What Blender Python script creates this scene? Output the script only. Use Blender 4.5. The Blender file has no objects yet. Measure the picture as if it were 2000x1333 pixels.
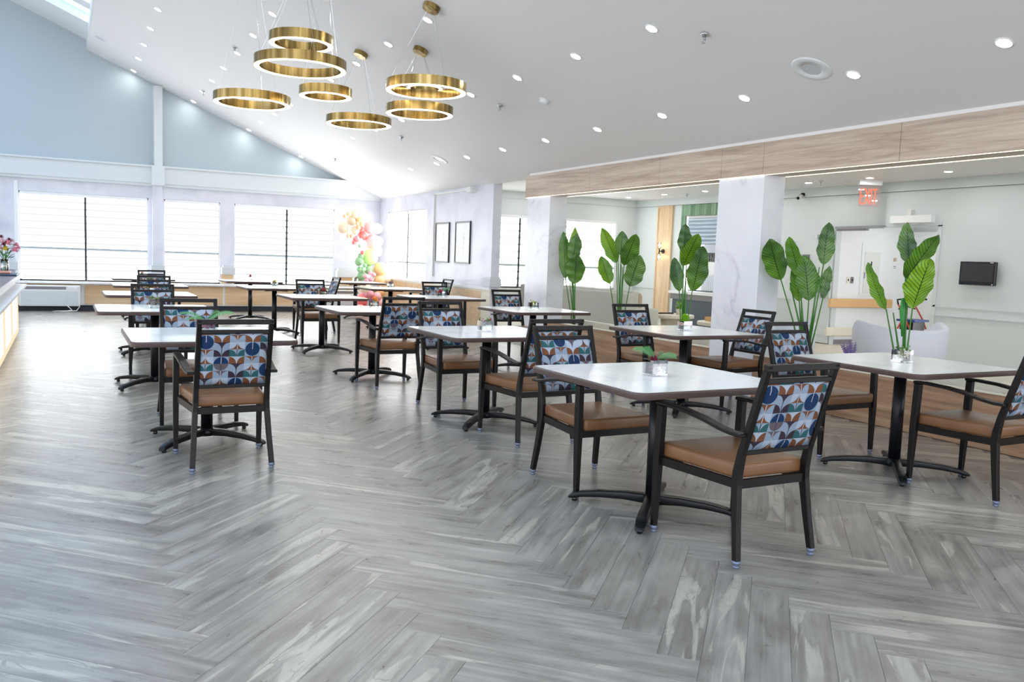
import bpy, bmesh, math, random
from mathutils import Vector, Matrix
random.seed(7)
PI = math.pi
sc = bpy.context.scene
COL = sc.collection

# ------------------------------------------------------------ camera
CR = ((0.8842593236, -0.4655308887, 0.0369654425), (0.0124636041, 0.1026534096, 0.9946390984), (0.4668298482, 0.8790581738, -0.0965744272))
CAMZ = 1.355
cam = bpy.data.cameras.new('camera'); camo = bpy.data.objects.new('camera', cam); COL.objects.link(camo)
cam.sensor_width = 36.0; cam.lens = 1646.94 / 2000 * 36; cam.clip_start = 0.05; cam.clip_end = 200
m = Matrix.Identity(4)
for i in range(3):
    m[i][0] = CR[0][i]; m[i][1] = CR[1][i]; m[i][2] = -CR[2][i]
m[2][3] = CAMZ
camo.matrix_world = m
sc.camera = camo

# ------------------------------------------------------------ world, exposure
w = bpy.data.worlds.new('world'); sc.world = w; w.use_nodes = True
wn = w.node_tree.nodes; wl = w.node_tree.links
bg = wn['Background']
tc = wn.new('ShaderNodeTexCoord'); sp = wn.new('ShaderNodeSeparateXYZ'); rp = wn.new('ShaderNodeValToRGB')
wl.new(tc.outputs['Generated'], sp.inputs[0]); wl.new(sp.outputs['Z'], rp.inputs[0]); wl.new(rp.outputs[0], bg.inputs[0])
rp.color_ramp.elements[0].position = 0.0; rp.color_ramp.elements[0].color = (0.96, 0.97, 1.0, 1)
rp.color_ramp.elements[1].position = 0.75; rp.color_ramp.elements[1].color = (0.45, 0.68, 1.0, 1)
bg.inputs[1].default_value = 2.1
BLIND = 4.6        # daylit window blinds
LAMP = 72.0       # recessed downlight lenses
sc.view_settings.view_transform = 'Standard'; sc.view_settings.look = 'None'
sc.view_settings.exposure = 0.5; sc.view_settings.gamma = 1.0
sc.view_settings.use_curve_mapping = False
sc.cycles.use_denoising = True
sc.cycles.max_bounces = 8; sc.cycles.diffuse_bounces = 4; sc.cycles.glossy_bounces = 3
sc.cycles.transmission_bounces = 6; sc.cycles.transparent_max_bounces = 10
sc.cycles.caustics_reflective = False; sc.cycles.caustics_refractive = False
sc.cycles.sample_clamp_indirect = 4.0

# ------------------------------------------------------------ helpers
class MB:
    """collects shapes; build() links them as ONE mesh object"""
    def __init__(s): s.bm = bmesh.new(); s.uv = None
    def box(s, x0, x1, y0, y1, z0, z1):
        v = [s.bm.verts.new((x, y, z)) for z in (z0, z1) for y in (y0, y1) for x in (x0, x1)]
        for f in ((0, 2, 3, 1), (4, 5, 7, 6), (0, 1, 5, 4), (2, 6, 7, 3), (0, 4, 6, 2), (1, 3, 7, 5)):
            s.bm.faces.new([v[i] for i in f])
        return s
    def quad(s, *p):
        s.bm.faces.new([s.bm.verts.new(q) for q in p]); return s
    def prism(s, pts, axis, a0, a1):
        """polygon pts (2-D) extruded along axis from a0 to a1"""
        def mk(p, a):
            return {'x': (a, p[0], p[1]), 'y': (p[0], a, p[1]), 'z': (p[0], p[1], a)}[axis]
        A = [s.bm.verts.new(mk(p, a0)) for p in pts]; B = [s.bm.verts.new(mk(p, a1)) for p in pts]
        n = len(pts)
        s.bm.faces.new(A); s.bm.faces.new(B[::-1])
        for i in range(n): s.bm.faces.new((A[i], B[i], B[(i + 1) % n], A[(i + 1) % n]))
        return s
    def bar(s, path, wx, wy=None, up=(0, 0, 1), widths=None):
        """rectangular section swept along a path; widths = per-point (a,b)"""
        wy = wy or wx; P = [Vector(p) for p in path]; rings = []
        U = Vector(up)
        for i, p in enumerate(P):
            t = (P[min(i + 1, len(P) - 1)] - P[max(i - 1, 0)]).normalized()
            a = t.cross(U)
            a = a.normalized() if a.length > 1e-5 else Vector((1, 0, 0))
            b = a.cross(t).normalized()
            ww, hh = (widths[i] if widths else (wx, wy))
            rings.append([s.bm.verts.new(p + a * sx * ww / 2 + b * sy * hh / 2) for sx, sy in ((-1, -1), (1, -1), (1, 1), (-1, 1))])
        for r0, r1 in zip(rings, rings[1:]):
            for k in range(4): s.bm.faces.new((r0[k], r0[(k + 1) % 4], r1[(k + 1) % 4], r1[k]))
        s.bm.faces.new(rings[0][::-1]); s.bm.faces.new(rings[-1])
        return s
    def tube(s, path, r, n=8, cap=True):
        P = [Vector(p) for p in path]; rings = []
        rr = r if isinstance(r, (list, tuple)) else [r] * len(P)
        prev = None
        for i, p in enumerate(P):
            t = (P[min(i + 1, len(P) - 1)] - P[max(i - 1, 0)]).normalized()
            ref = prev if prev is not None else (Vector((0, 0, 1)) if abs(t.z) < .9 else Vector((1, 0, 0)))
            a = (ref - t * ref.dot(t)).normalized(); prev = a; b = t.cross(a)
            rings.append([s.bm.verts.new(p + (a * math.cos(2 * PI * k / n) + b * math.sin(2 * PI * k / n)) * rr[i]) for k in range(n)])
        for r0, r1 in zip(rings, rings[1:]):
            for k in range(n): s.bm.faces.new((r0[k], r0[(k + 1) % n], r1[(k + 1) % n], r1[k]))
        if cap: s.bm.faces.new(rings[0][::-1]); s.bm.faces.new(rings[-1])
        return s
    def lathe(s, prof, n=24, c=(0, 0, 0), closed=False):
        rings = []
        for r, z in prof:
            rings.append([s.bm.verts.new((c[0] + r * math.cos(2 * PI * k / n), c[1] + r * math.sin(2 * PI * k / n), c[2] + z)) for k in range(n)])
        pr = list(zip(rings, rings[1:])) + ([(rings[-1], rings[0])] if closed else [])
        for r0, r1 in pr:
            for k in range(n): s.bm.faces.new((r0[k], r0[(k + 1) % n], r1[(k + 1) % n], r1[k]))
        if not closed:
            s.bm.faces.new(rings[0][::-1]); s.bm.faces.new(rings[-1])
        return s
    def ball(s, c, r, sub=2, sc3=(1, 1, 1)):
        M = Matrix.Translation(c) @ Matrix.Diagonal((sc3[0], sc3[1], sc3[2], 1))
        bmesh.ops.create_icosphere(s.bm, subdivisions=sub, radius=r, matrix=M); return s
    def bevel(s, wd, seg=2):
        bmesh.ops.remove_doubles(s.bm, verts=s.bm.verts, dist=1e-5)
        bmesh.ops.bevel(s.bm, geom=list(s.bm.edges), offset=wd, segments=seg, affect='EDGES', profile=.5, clamp_overlap=True)
        return s
    def xf(s, M): bmesh.ops.transform(s.bm, matrix=M, verts=s.bm.verts); return s
    def build(s, name, mat, parent=None, smooth=False, loc=None, kind=None, label=None):
        bmesh.ops.recalc_face_normals(s.bm, faces=s.bm.faces)
        me = bpy.data.meshes.new(name); s.bm.to_mesh(me); s.bm.free()
        me.materials.append(mat)
        if smooth:
            for p in me.polygons: p.use_smooth = True
        o = bpy.data.objects.new(name, me); COL.objects.link(o)
        if parent: o.parent = parent
        if loc: o.location = loc
        if kind: o['kind'] = kind
        if label: o['label'] = label
        return o
def smooth_by_angle(o, ang=35):
    me = o.data
    for p in me.polygons: p.use_smooth = True
    bm = bmesh.new(); bm.from_mesh(me)
    for e in bm.edges:
        if len(e.link_faces) == 2 and e.calc_face_angle(0) > math.radians(ang): e.smooth = False
    bm.to_mesh(me); bm.free(); return o
def tag(o, label, cat, group=None):
    o['label'] = label; o['category'] = cat
    if group: o['group'] = group
    return o
def thing(name, label, cat, loc=(0, 0, 0), rz=0, group=None):
    o = bpy.data.objects.new(name, None); COL.objects.link(o); o.empty_display_size = .1
    o.location = loc; o.rotation_euler = (0, 0, rz)
    return tag(o, label, cat, group)
def struct(name, mb, mat, parent=None, smooth=False):
    return mb.build(name, mat, parent, smooth, kind=None if parent else 'structure')
KIDS = {}
def kids(o):
    if o.name not in KIDS: KIDS[o.name] = [c for c in COL.objects if c.parent == o]
    return KIDS[o.name]
def copy_tree(o, parent=None):
    c = o.copy(); COL.objects.link(c); c.parent = parent
    for ch in kids(o): copy_tree(ch, c)
    return c
def dup(o, loc, rz, label, group=None):
    c = copy_tree(o); c.location = loc; c.rotation_euler = (0, 0, rz); c['label'] = label
    if group: c['group'] = group
    return c

# ------------------------------------------------------------ materials
def srgb(r, g, b):
    f = lambda c: (c / 255 / 12.92) if c / 255 <= .04045 else ((c / 255 + .055) / 1.055) ** 2.4
    return (f(r), f(g), f(b), 1)
def mat(name, col, rough=.5, metal=0, spec=.5, emit=None, es=0, coat=0):
    mt = bpy.data.materials.new(name); mt.use_nodes = True
    b = mt.node_tree.nodes['Principled BSDF']
    b.inputs['Base Color'].default_value = col; b.inputs['Roughness'].default_value = rough
    b.inputs['Metallic'].default_value = metal; b.inputs['Specular IOR Level'].default_value = spec
    if coat: b.inputs['Coat Weight'].default_value = coat; b.inputs['Coat Roughness'].default_value = .1
    if emit: b.inputs['Emission Color'].default_value = emit; b.inputs['Emission Strength'].default_value = es
    return mt
class NT:
    """tiny node-graph writer"""
    def __init__(s, mt): s.t = mt.node_tree; s.n = s.t.nodes; s.l = s.t.links; s.b = s.n['Principled BSDF']
    def add(s, ty, **kw):
        n = s.n.new(ty)
        for k, v in kw.items(): setattr(n, k, v)
        return n
    def put(s, inp, v):
        if isinstance(v, bpy.types.NodeSocket): s.l.new(v, inp)
        elif v is not None: inp.default_value = v
    def math(s, op, a, b=None, c=None, clamp=False):
        n = s.add('ShaderNodeMath', operation=op, use_clamp=clamp)
        for i, v in enumerate((a, b, c)):
            if v is not None: s.put(n.inputs[i], v)
        return n.outputs[0]
    def mix(s, f, a, b, blend='MIX'):
        n = s.add('ShaderNodeMix', data_type='RGBA', blend_type=blend)
        s.put(n.inputs[0], f); s.put(n.inputs[6], a); s.put(n.inputs[7], b); return n.outputs[2]
    def noise(s, vec, scale, detail=3, rough=.5, dist=0):
        n = s.add('ShaderNodeTexNoise'); s.put(n.inputs['Vector'], vec)
        n.inputs['Scale'].default_value = scale; n.inputs['Detail'].default_value = detail
        n.inputs['Roughness'].default_value = rough; n.inputs['Distortion'].default_value = dist
        return n.outputs['Fac']
    def mapping(s, vec, scale=(1, 1, 1), loc=(0, 0, 0), rot=(0, 0, 0)):
        n = s.add('ShaderNodeMapping'); s.put(n.inputs['Vector'], vec)
        s.put(n.inputs['Scale'], scale); s.put(n.inputs['Location'], loc); s.put(n.inputs['Rotation'], rot)
        return n.outputs[0]
    def ramp(s, f, stops, interp='LINEAR'):
        n = s.add('ShaderNodeValToRGB'); s.put(n.inputs[0], f); e = n.color_ramp.elements
        n.color_ramp.interpolation = interp
        while len(e) < len(stops): e.new(.5)
        for i, (p, c) in enumerate(stops): e[i].position = p; e[i].color = c if len(c) == 4 else (*c, 1)
        return n.outputs[0]
    def bump(s, h, strength=.1, dist=.01):
        n = s.add('ShaderNodeBump'); n.inputs['Strength'].default_value = strength; n.inputs['Distance'].default_value = dist
        s.put(n.inputs['Height'], h); s.l.new(n.outputs[0], s.b.inputs['Normal'])
def g(v): return (v, v, v, 1)

M = {}
M['ceiling'] = mat('ceiling_paint', srgb(240, 240, 240), .55)
M['wall_up'] = mat('upper_wall_paint', srgb(180, 193, 200), .5)
M['wall_r2'] = mat('lounge_wall_paint', srgb(211, 219, 219), .5)
M['trim'] = mat('grey_trim_paint', srgb(214, 221, 224), .45)
M['white'] = mat('white_paint', srgb(238, 240, 242), .4)
M['offwhite'] = mat('offwhite_plastic', srgb(226, 228, 224), .4)
M['base_black'] = mat('black_baseboard', srgb(38, 44, 54), .5)
M['black'] = mat('black_powder_coat', srgb(20, 18, 18), .32, spec=.6)
M['bronze'] = mat('dark_bronze_metal', srgb(19, 15, 14), .38, spec=.3)
M['cast'] = mat('cast_black_iron', srgb(10, 13, 18), .36, spec=.4)
M['chrome'] = mat('chrome', srgb(200, 204, 210), .15, 1)
M['glide'] = mat('clear_glide_plastic', srgb(120, 130, 152), .12, .3)
M['alu'] = mat('brushed_aluminium', srgb(170, 172, 176), .3, 1)
M['edge'] = mat('table_edge_band', srgb(88, 72, 67), .4)
M['leather'] = mat('caramel_vinyl', srgb(166, 117, 76), .38)
t = NT(M['leather']); o_ = t.add('ShaderNodeTexCoord').outputs['Object']
nz = t.noise(o_, 5, 3); t.put(t.b.inputs['Base Color'], t.ramp(nz, [(.3, srgb(120, 83, 53)), (.7, srgb(136, 96, 63))]))
t.bump(t.noise(o_, 160, 2), .08, .002)
M['screen'] = mat('tv_screen', srgb(48, 44, 42), .15)
M['tvblack'] = mat('tv_bezel', srgb(14, 15, 18), .2)
M['rail_and_shade'] = mat('bottom_rail_and_sash_shade_grey', srgb(168, 182, 190), .5)  # blind bottom rails, and the strip that imitates sash shade on the cloth
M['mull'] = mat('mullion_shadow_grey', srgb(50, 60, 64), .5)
M['shadegrey'] = mat('pier_cap_grey', srgb(206, 212, 216), .5)
M['red'] = mat('red_frame', srgb(196, 52, 40), .35)
M['navy'] = mat('navy_vinyl', srgb(36, 66, 130), .4)
M['cream'] = mat('cream_laminate', srgb(232, 226, 208), .4)
M['upholst'] = mat('white_tub_upholstery', srgb(226, 230, 240), .6)
M['sofa'] = mat('sofa_upholstery', srgb(206, 206, 196), .6)
M['taupe'] = mat('taupe_cushion', srgb(196, 178, 156), .8)
M['slate'] = mat('slate_counter_front', srgb(74, 86, 98), .4)
M['stone'] = mat('grey_stone', srgb(128, 124, 128), .3)
M['orangewood'] = mat('honey_handrail', srgb(222, 176, 120), .35)
M['pebble'] = mat('dark_pebbles', srgb(82, 76, 72), .6)
M['soil'] = mat('dark_fill', srgb(70, 62, 56), .8)
M['stem'] = mat('green_stem', srgb(62, 122, 40), .4)
M['spathe'] = mat('bright_spathe', srgb(40, 140, 52), .4)
M['fern'] = mat('fern_green', srgb(110, 170, 112), .5)
M['leafy'] = mat('foliage_green', srgb(86, 140, 62), .5)
M['lime'] = mat('lime_pompom', srgb(134, 190, 40), .6)
M['lav'] = mat('lavender_bloom', srgb(136, 120, 172), .7)
M['person'] = mat('tan_card', srgb(214, 150, 130), .5)
M['clutch'] = mat('teal_navy_leather', srgb(36, 62, 84), .4)
for k, c in dict(cream=(238, 218, 188), tan=(236, 196, 160), peach=(250, 206, 150), pink=(248, 184, 184), white=(252, 246, 246), coral=(240, 122, 118), green=(146, 188, 142), lgreen=(168, 208, 164), lime=(198, 234, 150), rose=(240, 160, 172)).items():
    M['bal_' + k] = mat('balloon_' + k, srgb(*c), .28)
for k, c in dict(magenta=(206, 36, 96), maroon=(126, 36, 64), pink=(240, 160, 180), palepink=(236, 204, 208), yellow=(240, 214, 80), lemon=(238, 232, 150), cream=(246, 244, 210), orange=(240, 160, 50), mauve=(170, 110, 160), red=(206, 70, 80)).items():
    M['fl_' + k] = mat('petal_' + k, srgb(*c), .6)
def emis(name, col, s):
    mt = bpy.data.materials.new(name); mt.use_nodes = True; n = mt.node_tree.nodes; n.clear()
    e = n.new('ShaderNodeEmission'); o = n.new('ShaderNodeOutputMaterial'); e.inputs[0].default_value = col; e.inputs[1].default_value = s
    mt.node_tree.links.new(e.outputs[0], o.inputs[0]); return mt
M['lens'] = emis('downlight_lens', (1, .985, .95, 1), LAMP)
M['ringlight'] = emis('ring_diffuser', (1, .86, .62, 1), 7)
M['led'] = emis('warm_led_strip', (1, .84, .62, 1), 2.2)
M['bulb'] = emis('sconce_bulb', (1, .78, .5, 1), 25)
M['exitred'] = emis('exit_letter_red', (1, .12, .06, 1), 1.6)
M['panelglow'] = emis('counter_glow_panel', (1, .95, .86, 1), 1.1)
M['panelwarm'] = emis('counter_glow_edge', (1, .80, .55, 1), .75)
def glass(name, col=(1, 1, 1, 1), amt=.16, rough=.02):
    mt = bpy.data.materials.new(name); mt.use_nodes = True; n = mt.node_tree.nodes; l = mt.node_tree.links; n.clear()
    tr = n.new('ShaderNodeBsdfTransparent'); gl = n.new('ShaderNodeBsdfGlossy'); mx = n.new('ShaderNodeMixShader'); fr = n.new('ShaderNodeFresnel'); o = n.new('ShaderNodeOutputMaterial')
    ad = n.new('ShaderNodeMath'); ad.operation = 'ADD'; ad.inputs[1].default_value = amt; ad.use_clamp = True
    tr.inputs[0].default_value = col; gl.inputs['Roughness'].default_value = rough; gl.inputs[0].default_value = (1, 1, 1, 1)
    l.new(fr.outputs[0], ad.inputs[0]); l.new(ad.outputs[0], mx.inputs[0]); l.new(tr.outputs[0], mx.inputs[1]); l.new(gl.outputs[0], mx.inputs[2]); l.new(mx.outputs[0], o.inputs[0])
    return mt
M['glass'] = glass('clear_glass', (.97, .99, .98, 1))
mt = bpy.data.materials.new('skylight_pane'); mt.use_nodes = True; n = mt.node_tree.nodes; l = mt.node_tree.links; n.clear()
a_ = n.new('ShaderNodeBsdfTranslucent'); b_ = n.new('ShaderNodeBsdfTransparent'); m_ = n.new('ShaderNodeMixShader'); o_ = n.new('ShaderNodeOutputMaterial')
a_.inputs[0].default_value = (.8, .92, 1, 1); b_.inputs[0].default_value = (.85, .94, 1, 1); m_.inputs[0].default_value = .5
l.new(b_.outputs[0], m_.inputs[1]); l.new(a_.outputs[0], m_.inputs[2]); l.new(m_.outputs[0], o_.inputs[0]); M['frost'] = mt

# blinds: the zebra blind cloth glows with daylight; bands differ a little
def blindmat(name, s, col):
    return emis(name, col, s)
M['band_a'] = blindmat('blind_sheer_band', BLIND, (.96, .985, 1, 1))
M['band_b'] = blindmat('blind_cloth_band', .66, (.95, .98, 1, 1))
M['lband_a'] = blindmat('lounge_sheer_band', 2.6, (.97, .99, 1, 1))
M['lband_b'] = blindmat('lounge_cloth_band', .70, (.95, .985, 1, 1))
M['rband'] = blindmat('corner_sheer_band', BLIND * 1.15, (1, .99, 1, 1))

# brass
M['brass'] = mat('brushed_brass', srgb(196, 158, 84), .26, 1)
t = NT(M['brass']); o_ = t.add('ShaderNodeTexCoord').outputs['Object']
nz = t.noise(t.mapping(o_, (5, 5, .2)), 3, 2); t.put(t.b.inputs['Base Color'], t.ramp(nz, [(.3, srgb(116, 96, 56)), (.55, srgb(172, 146, 90)), (.75, srgb(214, 194, 144))]))

# grey spalted herringbone planks
def plankmat():
    mt = mat('grey_spalted_plank', g(.4), .3); t = NT(mt)
    uv = t.add('ShaderNodeUVMap').outputs[0]
    at = t.add('ShaderNodeAttribute', attribute_name='pid').outputs['Fac']
    oi = t.add('ShaderNodeObjectInfo').outputs['Random']
    rnd = t.math('FRACT', t.math('ADD', at, oi))
    cb = t.add('ShaderNodeCombineXYZ'); t.put(cb.inputs[0], t.math('MULTIPLY', rnd, 37.0)); t.put(cb.inputs[1], t.math('MULTIPLY', rnd, 91.0)); t.put(cb.inputs[2], t.math('MULTIPLY', rnd, 13.0))
    va = t.add('ShaderNodeVectorMath', operation='ADD'); t.put(va.inputs[0], uv); t.put(va.inputs[1], cb.outputs[0]); v = va.outputs[0]
    base = t.noise(t.mapping(v, (1.0, 4.5, 1)), 2.2, 4, .55, .5)
    c = t.ramp(base, [(.28, srgb(124, 119, 112)), (.5, srgb(148, 144, 136)), (.72, srgb(171, 168, 159))])
    # whole-plank tone shift
    tone = t.math('MULTIPLY', t.math('SUBTRACT', t.math('FRACT', t.math('MULTIPLY', rnd, 7.31)), .5), .28)
    c = t.mix(t.math('ABSOLUTE', tone), c, t.mix(t.math('GREATER_THAN', tone, 0.0), srgb(92, 82, 75), srgb(176, 171, 162)))
    # cream sapwood streaks with a wandering hard edge
    st = t.noise(t.mapping(v, (.5, 4.6, 1), (3.3, 1.7, 0)), 1.75, 4, .55, 1.3)
    stm = t.ramp(st, [(.55, g(0)), (.585, g(.75)), (.66, g(1)), (.76, g(.2))])
    grp = t.math('GREATER_THAN', t.math('FRACT', t.math('MULTIPLY', rnd, 5.7)), .3)
    c = t.mix(t.math('MULTIPLY', t.math('MULTIPLY', stm, grp), .78), c, srgb(202, 198, 181))
    # dark vein lines
    vn = t.noise(t.mapping(v, (.8, 2.4, 1), (9, 4, 2)), 2.4, 2, .5, 1.2)
    line = t.math('LESS_THAN', t.math('ABSOLUTE', t.math('SUBTRACT', vn, .585)), .006)
    c = t.mix(t.math('MULTIPLY', t.math('MULTIPLY', line, stm), .55), c, srgb(92, 86, 78))
    band = t.noise(t.mapping(v, (.55, 16, 1), (4, 2, 7)), 2.2, 3, .6, .4)
    c = t.mix(t.ramp(band, [(.5, g(0)), (.75, g(.5))]), c, srgb(184, 181, 172))
    c = t.mix(t.ramp(band, [(.25, g(.55)), (.48, g(0))]), c, srgb(106, 100, 94))
    # smoky patches and fine grain
    sm = t.ramp(t.noise(t.mapping(v, (1.6, 3.2, 1), (1, 8, 5)), 3.5, 3), [(.50, g(0)), (.80, g(1))])
    c = t.mix(t.math('MULTIPLY', sm, .45), c, srgb(96, 88, 84))
    gr = t.noise(t.mapping(v, (2.0, 46, 1)), 3, 3)
    c = t.mix(t.math('MULTIPLY', gr, .22), c, srgb(84, 77, 72))
    t.put(t.b.inputs['Base Color'], c)
    t.put(t.b.inputs['Roughness'], t.math('ADD', .20, t.math('MULTIPLY', base, .20)))
    t.bump(gr, .05, .002)
    return mt
M['plank'] = plankmat()
M['subfloor'] = mat('joint_dark_floor', srgb(112, 107, 104), .5)
M['lounge_floor'] = mat('lounge_floor_vinyl', srgb(214, 205, 188), .35)

def woodmat(name, c0, c1, c2, axis='y', scale=1.0, rough=.4):
    mt = mat(name, c1, rough); t = NT(mt); o = t.add('ShaderNodeTexCoord').outputs['Object']
    s = {'y': (6, .45, 9), 'x': (.45, 6, 9), 'z': (7, 7, .5)}[axis]
    v = t.mapping(o, tuple(k * scale for k in s))
    a = t.noise(v, 1.6, 5, .6, .7); b = t.noise(t.mapping(o, tuple(k * scale * 5 for k in s)), 2, 2)
    f = t.math('ADD', t.math('MULTIPLY', a, .8), t.math('MULTIPLY', b, .2))
    t.put(t.b.inputs['Base Color'], t.ramp(f, [(.34, c0), (.5, c1), (.66, c2)])); return mt
M['travertine'] = woodmat('travertine_wood_cladding', srgb(160, 140, 124), srgb(186, 168, 152), srgb(206, 192, 176), 'y')
M['kerbwood'] = woodmat('brown_kerb_cladding', srgb(140, 108, 84), srgb(170, 136, 108), srgb(194, 164, 136), 'y', .9, .3)
M['oak'] = woodmat('light_oak_panel', srgb(206, 172, 130), srgb(220, 188, 148), srgb(230, 202, 166), 'x', .8)
M['oakz'] = woodmat('light_oak_upright', srgb(202, 170, 130), srgb(218, 190, 152), srgb(230, 206, 172), 'z', 1)

def marble(name, base, vein, sc_=1.0, amt=.5, rough=.16, w=.012):
    mt = mat(name, base, rough); t = NT(mt); o = t.add('ShaderNodeTexCoord').outputs['Object']
    v = t.mapping(o, (1, 1, 1), rot=(.4, .7, .5))
    n = t.noise(v, 1.1 * sc_, 6, .55, .9)
    d = t.math('ABSOLUTE', t.math('SUBTRACT', n, .5))
    ln = t.ramp(d, [(0, g(1)), (w, g(.35)), (w * 3.2, g(0))])
    pt = t.ramp(t.noise(o, 2.2 * sc_, 4), [(.42, g(0)), (.7, g(1))])
    c = t.mix(t.math('MULTIPLY', pt, .22 * amt), base, vein); c = t.mix(t.math('MULTIPLY', t.math('MULTIPLY', ln, pt), amt), c, vein)
    t.put(t.b.inputs['Base Color'], c); return mt
M['marble'] = marble('pillar_marble', srgb(232, 235, 241), srgb(168, 172, 186), .8, .62)
M['tabletop'] = marble('tabletop_marble_laminate', srgb(240, 243, 242), srgb(176, 180, 184), 2.2, .38, .2, .02)
M['plaster'] = marble('polished_plaster', srgb(220, 222, 232), srgb(184, 190, 204), .9, .7, .32, .1)

def fabric():
    mt = mat('geometric_quarter_circle_fabric', g(.6), .75, spec=.25); t = NT(mt)
    uv = t.add('ShaderNodeUVMap').outputs[0]; s = t.add('ShaderNodeSeparateXYZ'); t.put(s.inputs[0], uv)
    C = 1 / .0445
    X = t.math('MULTIPLY', s.outputs[0], C / 2); Y = t.math('MULTIPLY', s.outputs[1], C)
    pi_ = t.math('FLOOR', X); xf = t.math('FRACT', X)
    Yo = t.math('ADD', Y, t.math('MULTIPLY', pi_, 3.0)); ri = t.math('FLOOR', Yo); yf = t.math('FRACT', Yo)
    a = t.math('MULTIPLY', t.math('ABSOLUTE', t.math('SUBTRACT', xf, .5)), 2.0)      # 0 middle .. 1 outer
    # eight-row cycle of motifs: outer?/top?/foreground/background
    cyc = t.math('FLOORED_MODULO', ri, 8.0)
    def look(vals):
        n = t.add('ShaderNodeValToRGB'); t.put(n.inputs[0], t.math('ADD', t.math('DIVIDE', cyc, 8.0), .03)); n.color_ramp.interpolation = 'CONSTANT'; e = n.color_ramp.elements
        while len(e) < 8: e.new(.5)
        for i, v in enumerate(vals): e[i].position = i / 8; e[i].color = v if isinstance(v, tuple) else g(v)
        return n.outputs[0]
    li = srgb(138, 154, 172); wh = srgb(166, 178, 194); na = srgb(20, 50, 88); te = srgb(42, 90, 94); orr = srgb(114, 72, 46); pl = srgb(54, 42, 54); ta = srgb(98, 88, 94)
    # from the top row down:   cusp, navy-low, navy-up, brown arch, leaf, plum arch, teal arch, white disc
    outer = look([1, 0, 0, 1, 1, 1, 1, 1]); low = look([0, 1, 0, 0, 0, 0, 0, 1])
    fg = look([li, na, na, orr, wh, pl, te, wh]); bgc = look([orr, li, li, wh, ta, li, li, orr])
    fg2 = look([li, ta, na, pl, li, orr, te, wh]); bg2 = look([ta, li, li, li, pl, wh, li, orr])
    alt = t.math('GREATER_THAN', t.math('FRACT', t.math('MULTIPLY', t.math('ADD', t.math('MULTIPLY', pi_, 1.7), t.math('FLOOR', t.math('DIVIDE', ri, 8.0))), .531)), .5)
    fgc = t.mix(alt, fg, fg2); bgc = t.mix(alt, bgc, bg2)
    dx = t.math('SUBTRACT', a, outer); dy = t.math('SUBTRACT', yf, low)
    d = t.math('SQRT', t.math('ADD', t.math('MULTIPLY', dx, dx), t.math('MULTIPLY', dy, dy)))
    c = t.mix(t.math('LESS_THAN', d, .95), bgc, fgc)
    lnm = t.math('LESS_THAN', a, .045)
    lc = t.mix(t.math('GREATER_THAN', t.math('FRACT', t.math('MULTIPLY', ri, .37)), .5), srgb(48, 48, 66), srgb(176, 176, 182))
    c = t.mix(lnm, c, lc)
    t.put(t.b.inputs['Base Color'], c)
    return mt
M['fabric'] = fabric()

def leafmat(name, c0, c1, vein):
    mt = mat(name, c1, .38, spec=.5); t = NT(mt)
    uv = t.add('ShaderNodeUVMap').outputs[0]; s = t.add('ShaderNodeSeparateXYZ'); t.put(s.inputs[0], uv)
    u, v = s.outputs[0], t.math('ABSOLUTE', s.outputs[1])
    w = t.math('ADD', u, t.math('MULTIPLY', v, -.16))
    o = t.add('ShaderNodeTexCoord').outputs['Object']
    w = t.math('ADD', w, t.math('MULTIPLY', t.noise(o, 9, 2), .05))
    st = t.math('ABSOLUTE', t.math('SUBTRACT', t.math('FRACT', t.math('MULTIPLY', w, 17)), .5))
    ln = t.math('SUBTRACT', 1.0, t.math('DIVIDE', t.math('SUBTRACT', .5, st), .2), clamp=True)
    c = t.ramp(t.noise(o, 3.2, 3), [(.35, c0), (.62, c1)])
    c = t.mix(t.math('MULTIPLY', ln, .95), c, vein)
    c = t.mix(t.math('LESS_THAN', v, .035), c, vein)
    t.put(t.b.inputs['Base Color'], c)
    t.b.inputs['Subsurface Weight'].default_value = 0
    return mt
M['leaf_a'] = leafmat('banana_leaf_deep', srgb(64, 110, 44), srgb(104, 154, 50), srgb(18, 46, 22))
M['leaf_b'] = leafmat('banana_leaf_bright', srgb(88, 140, 34), srgb(132, 180, 42), srgb(24, 58, 18))
M['leaf_c'] = leafmat('banana_leaf_dusky', srgb(66, 106, 66), srgb(112, 154, 74), srgb(24, 50, 32))
LEAFM = [M['leaf_a'], M['leaf_b'], M['leaf_c']]

def tilemat():
    mt = mat('green_glazed_tile', srgb(110, 146, 118), .12); t = NT(mt)
    r = t.add('ShaderNodeObjectInfo').outputs['Random']; o = t.add('ShaderNodeTexCoord').outputs['Object']
    f = t.math('ADD', t.math('MULTIPLY', r, .6), t.math('MULTIPLY', t.noise(t.mapping(o, (8, 8, 2)), 3, 2), .4))
    t.put(t.b.inputs['Base Color'], t.ramp(f, [(.2, srgb(96, 132, 104)), (.8, srgb(146, 176, 148))])); return mt
M['tile'] = tilemat()
M['fold'] = mat('roman_shade_cloth', srgb(188, 202, 216), .5)

# ------------------------------------------------------------ setting
YW = 19.2; XR = 12.49; Y2 = 17.2; XK = 6.38; XW = 6.545
def cz(x): return 2.70 - .4138 * (x - 6.4)          # sloped ceiling height
# floors
f0 = struct('floor', MB().box(-9, XR + .1, -6, YW + .2, -.06, -.005), M['subfloor'])
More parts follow.
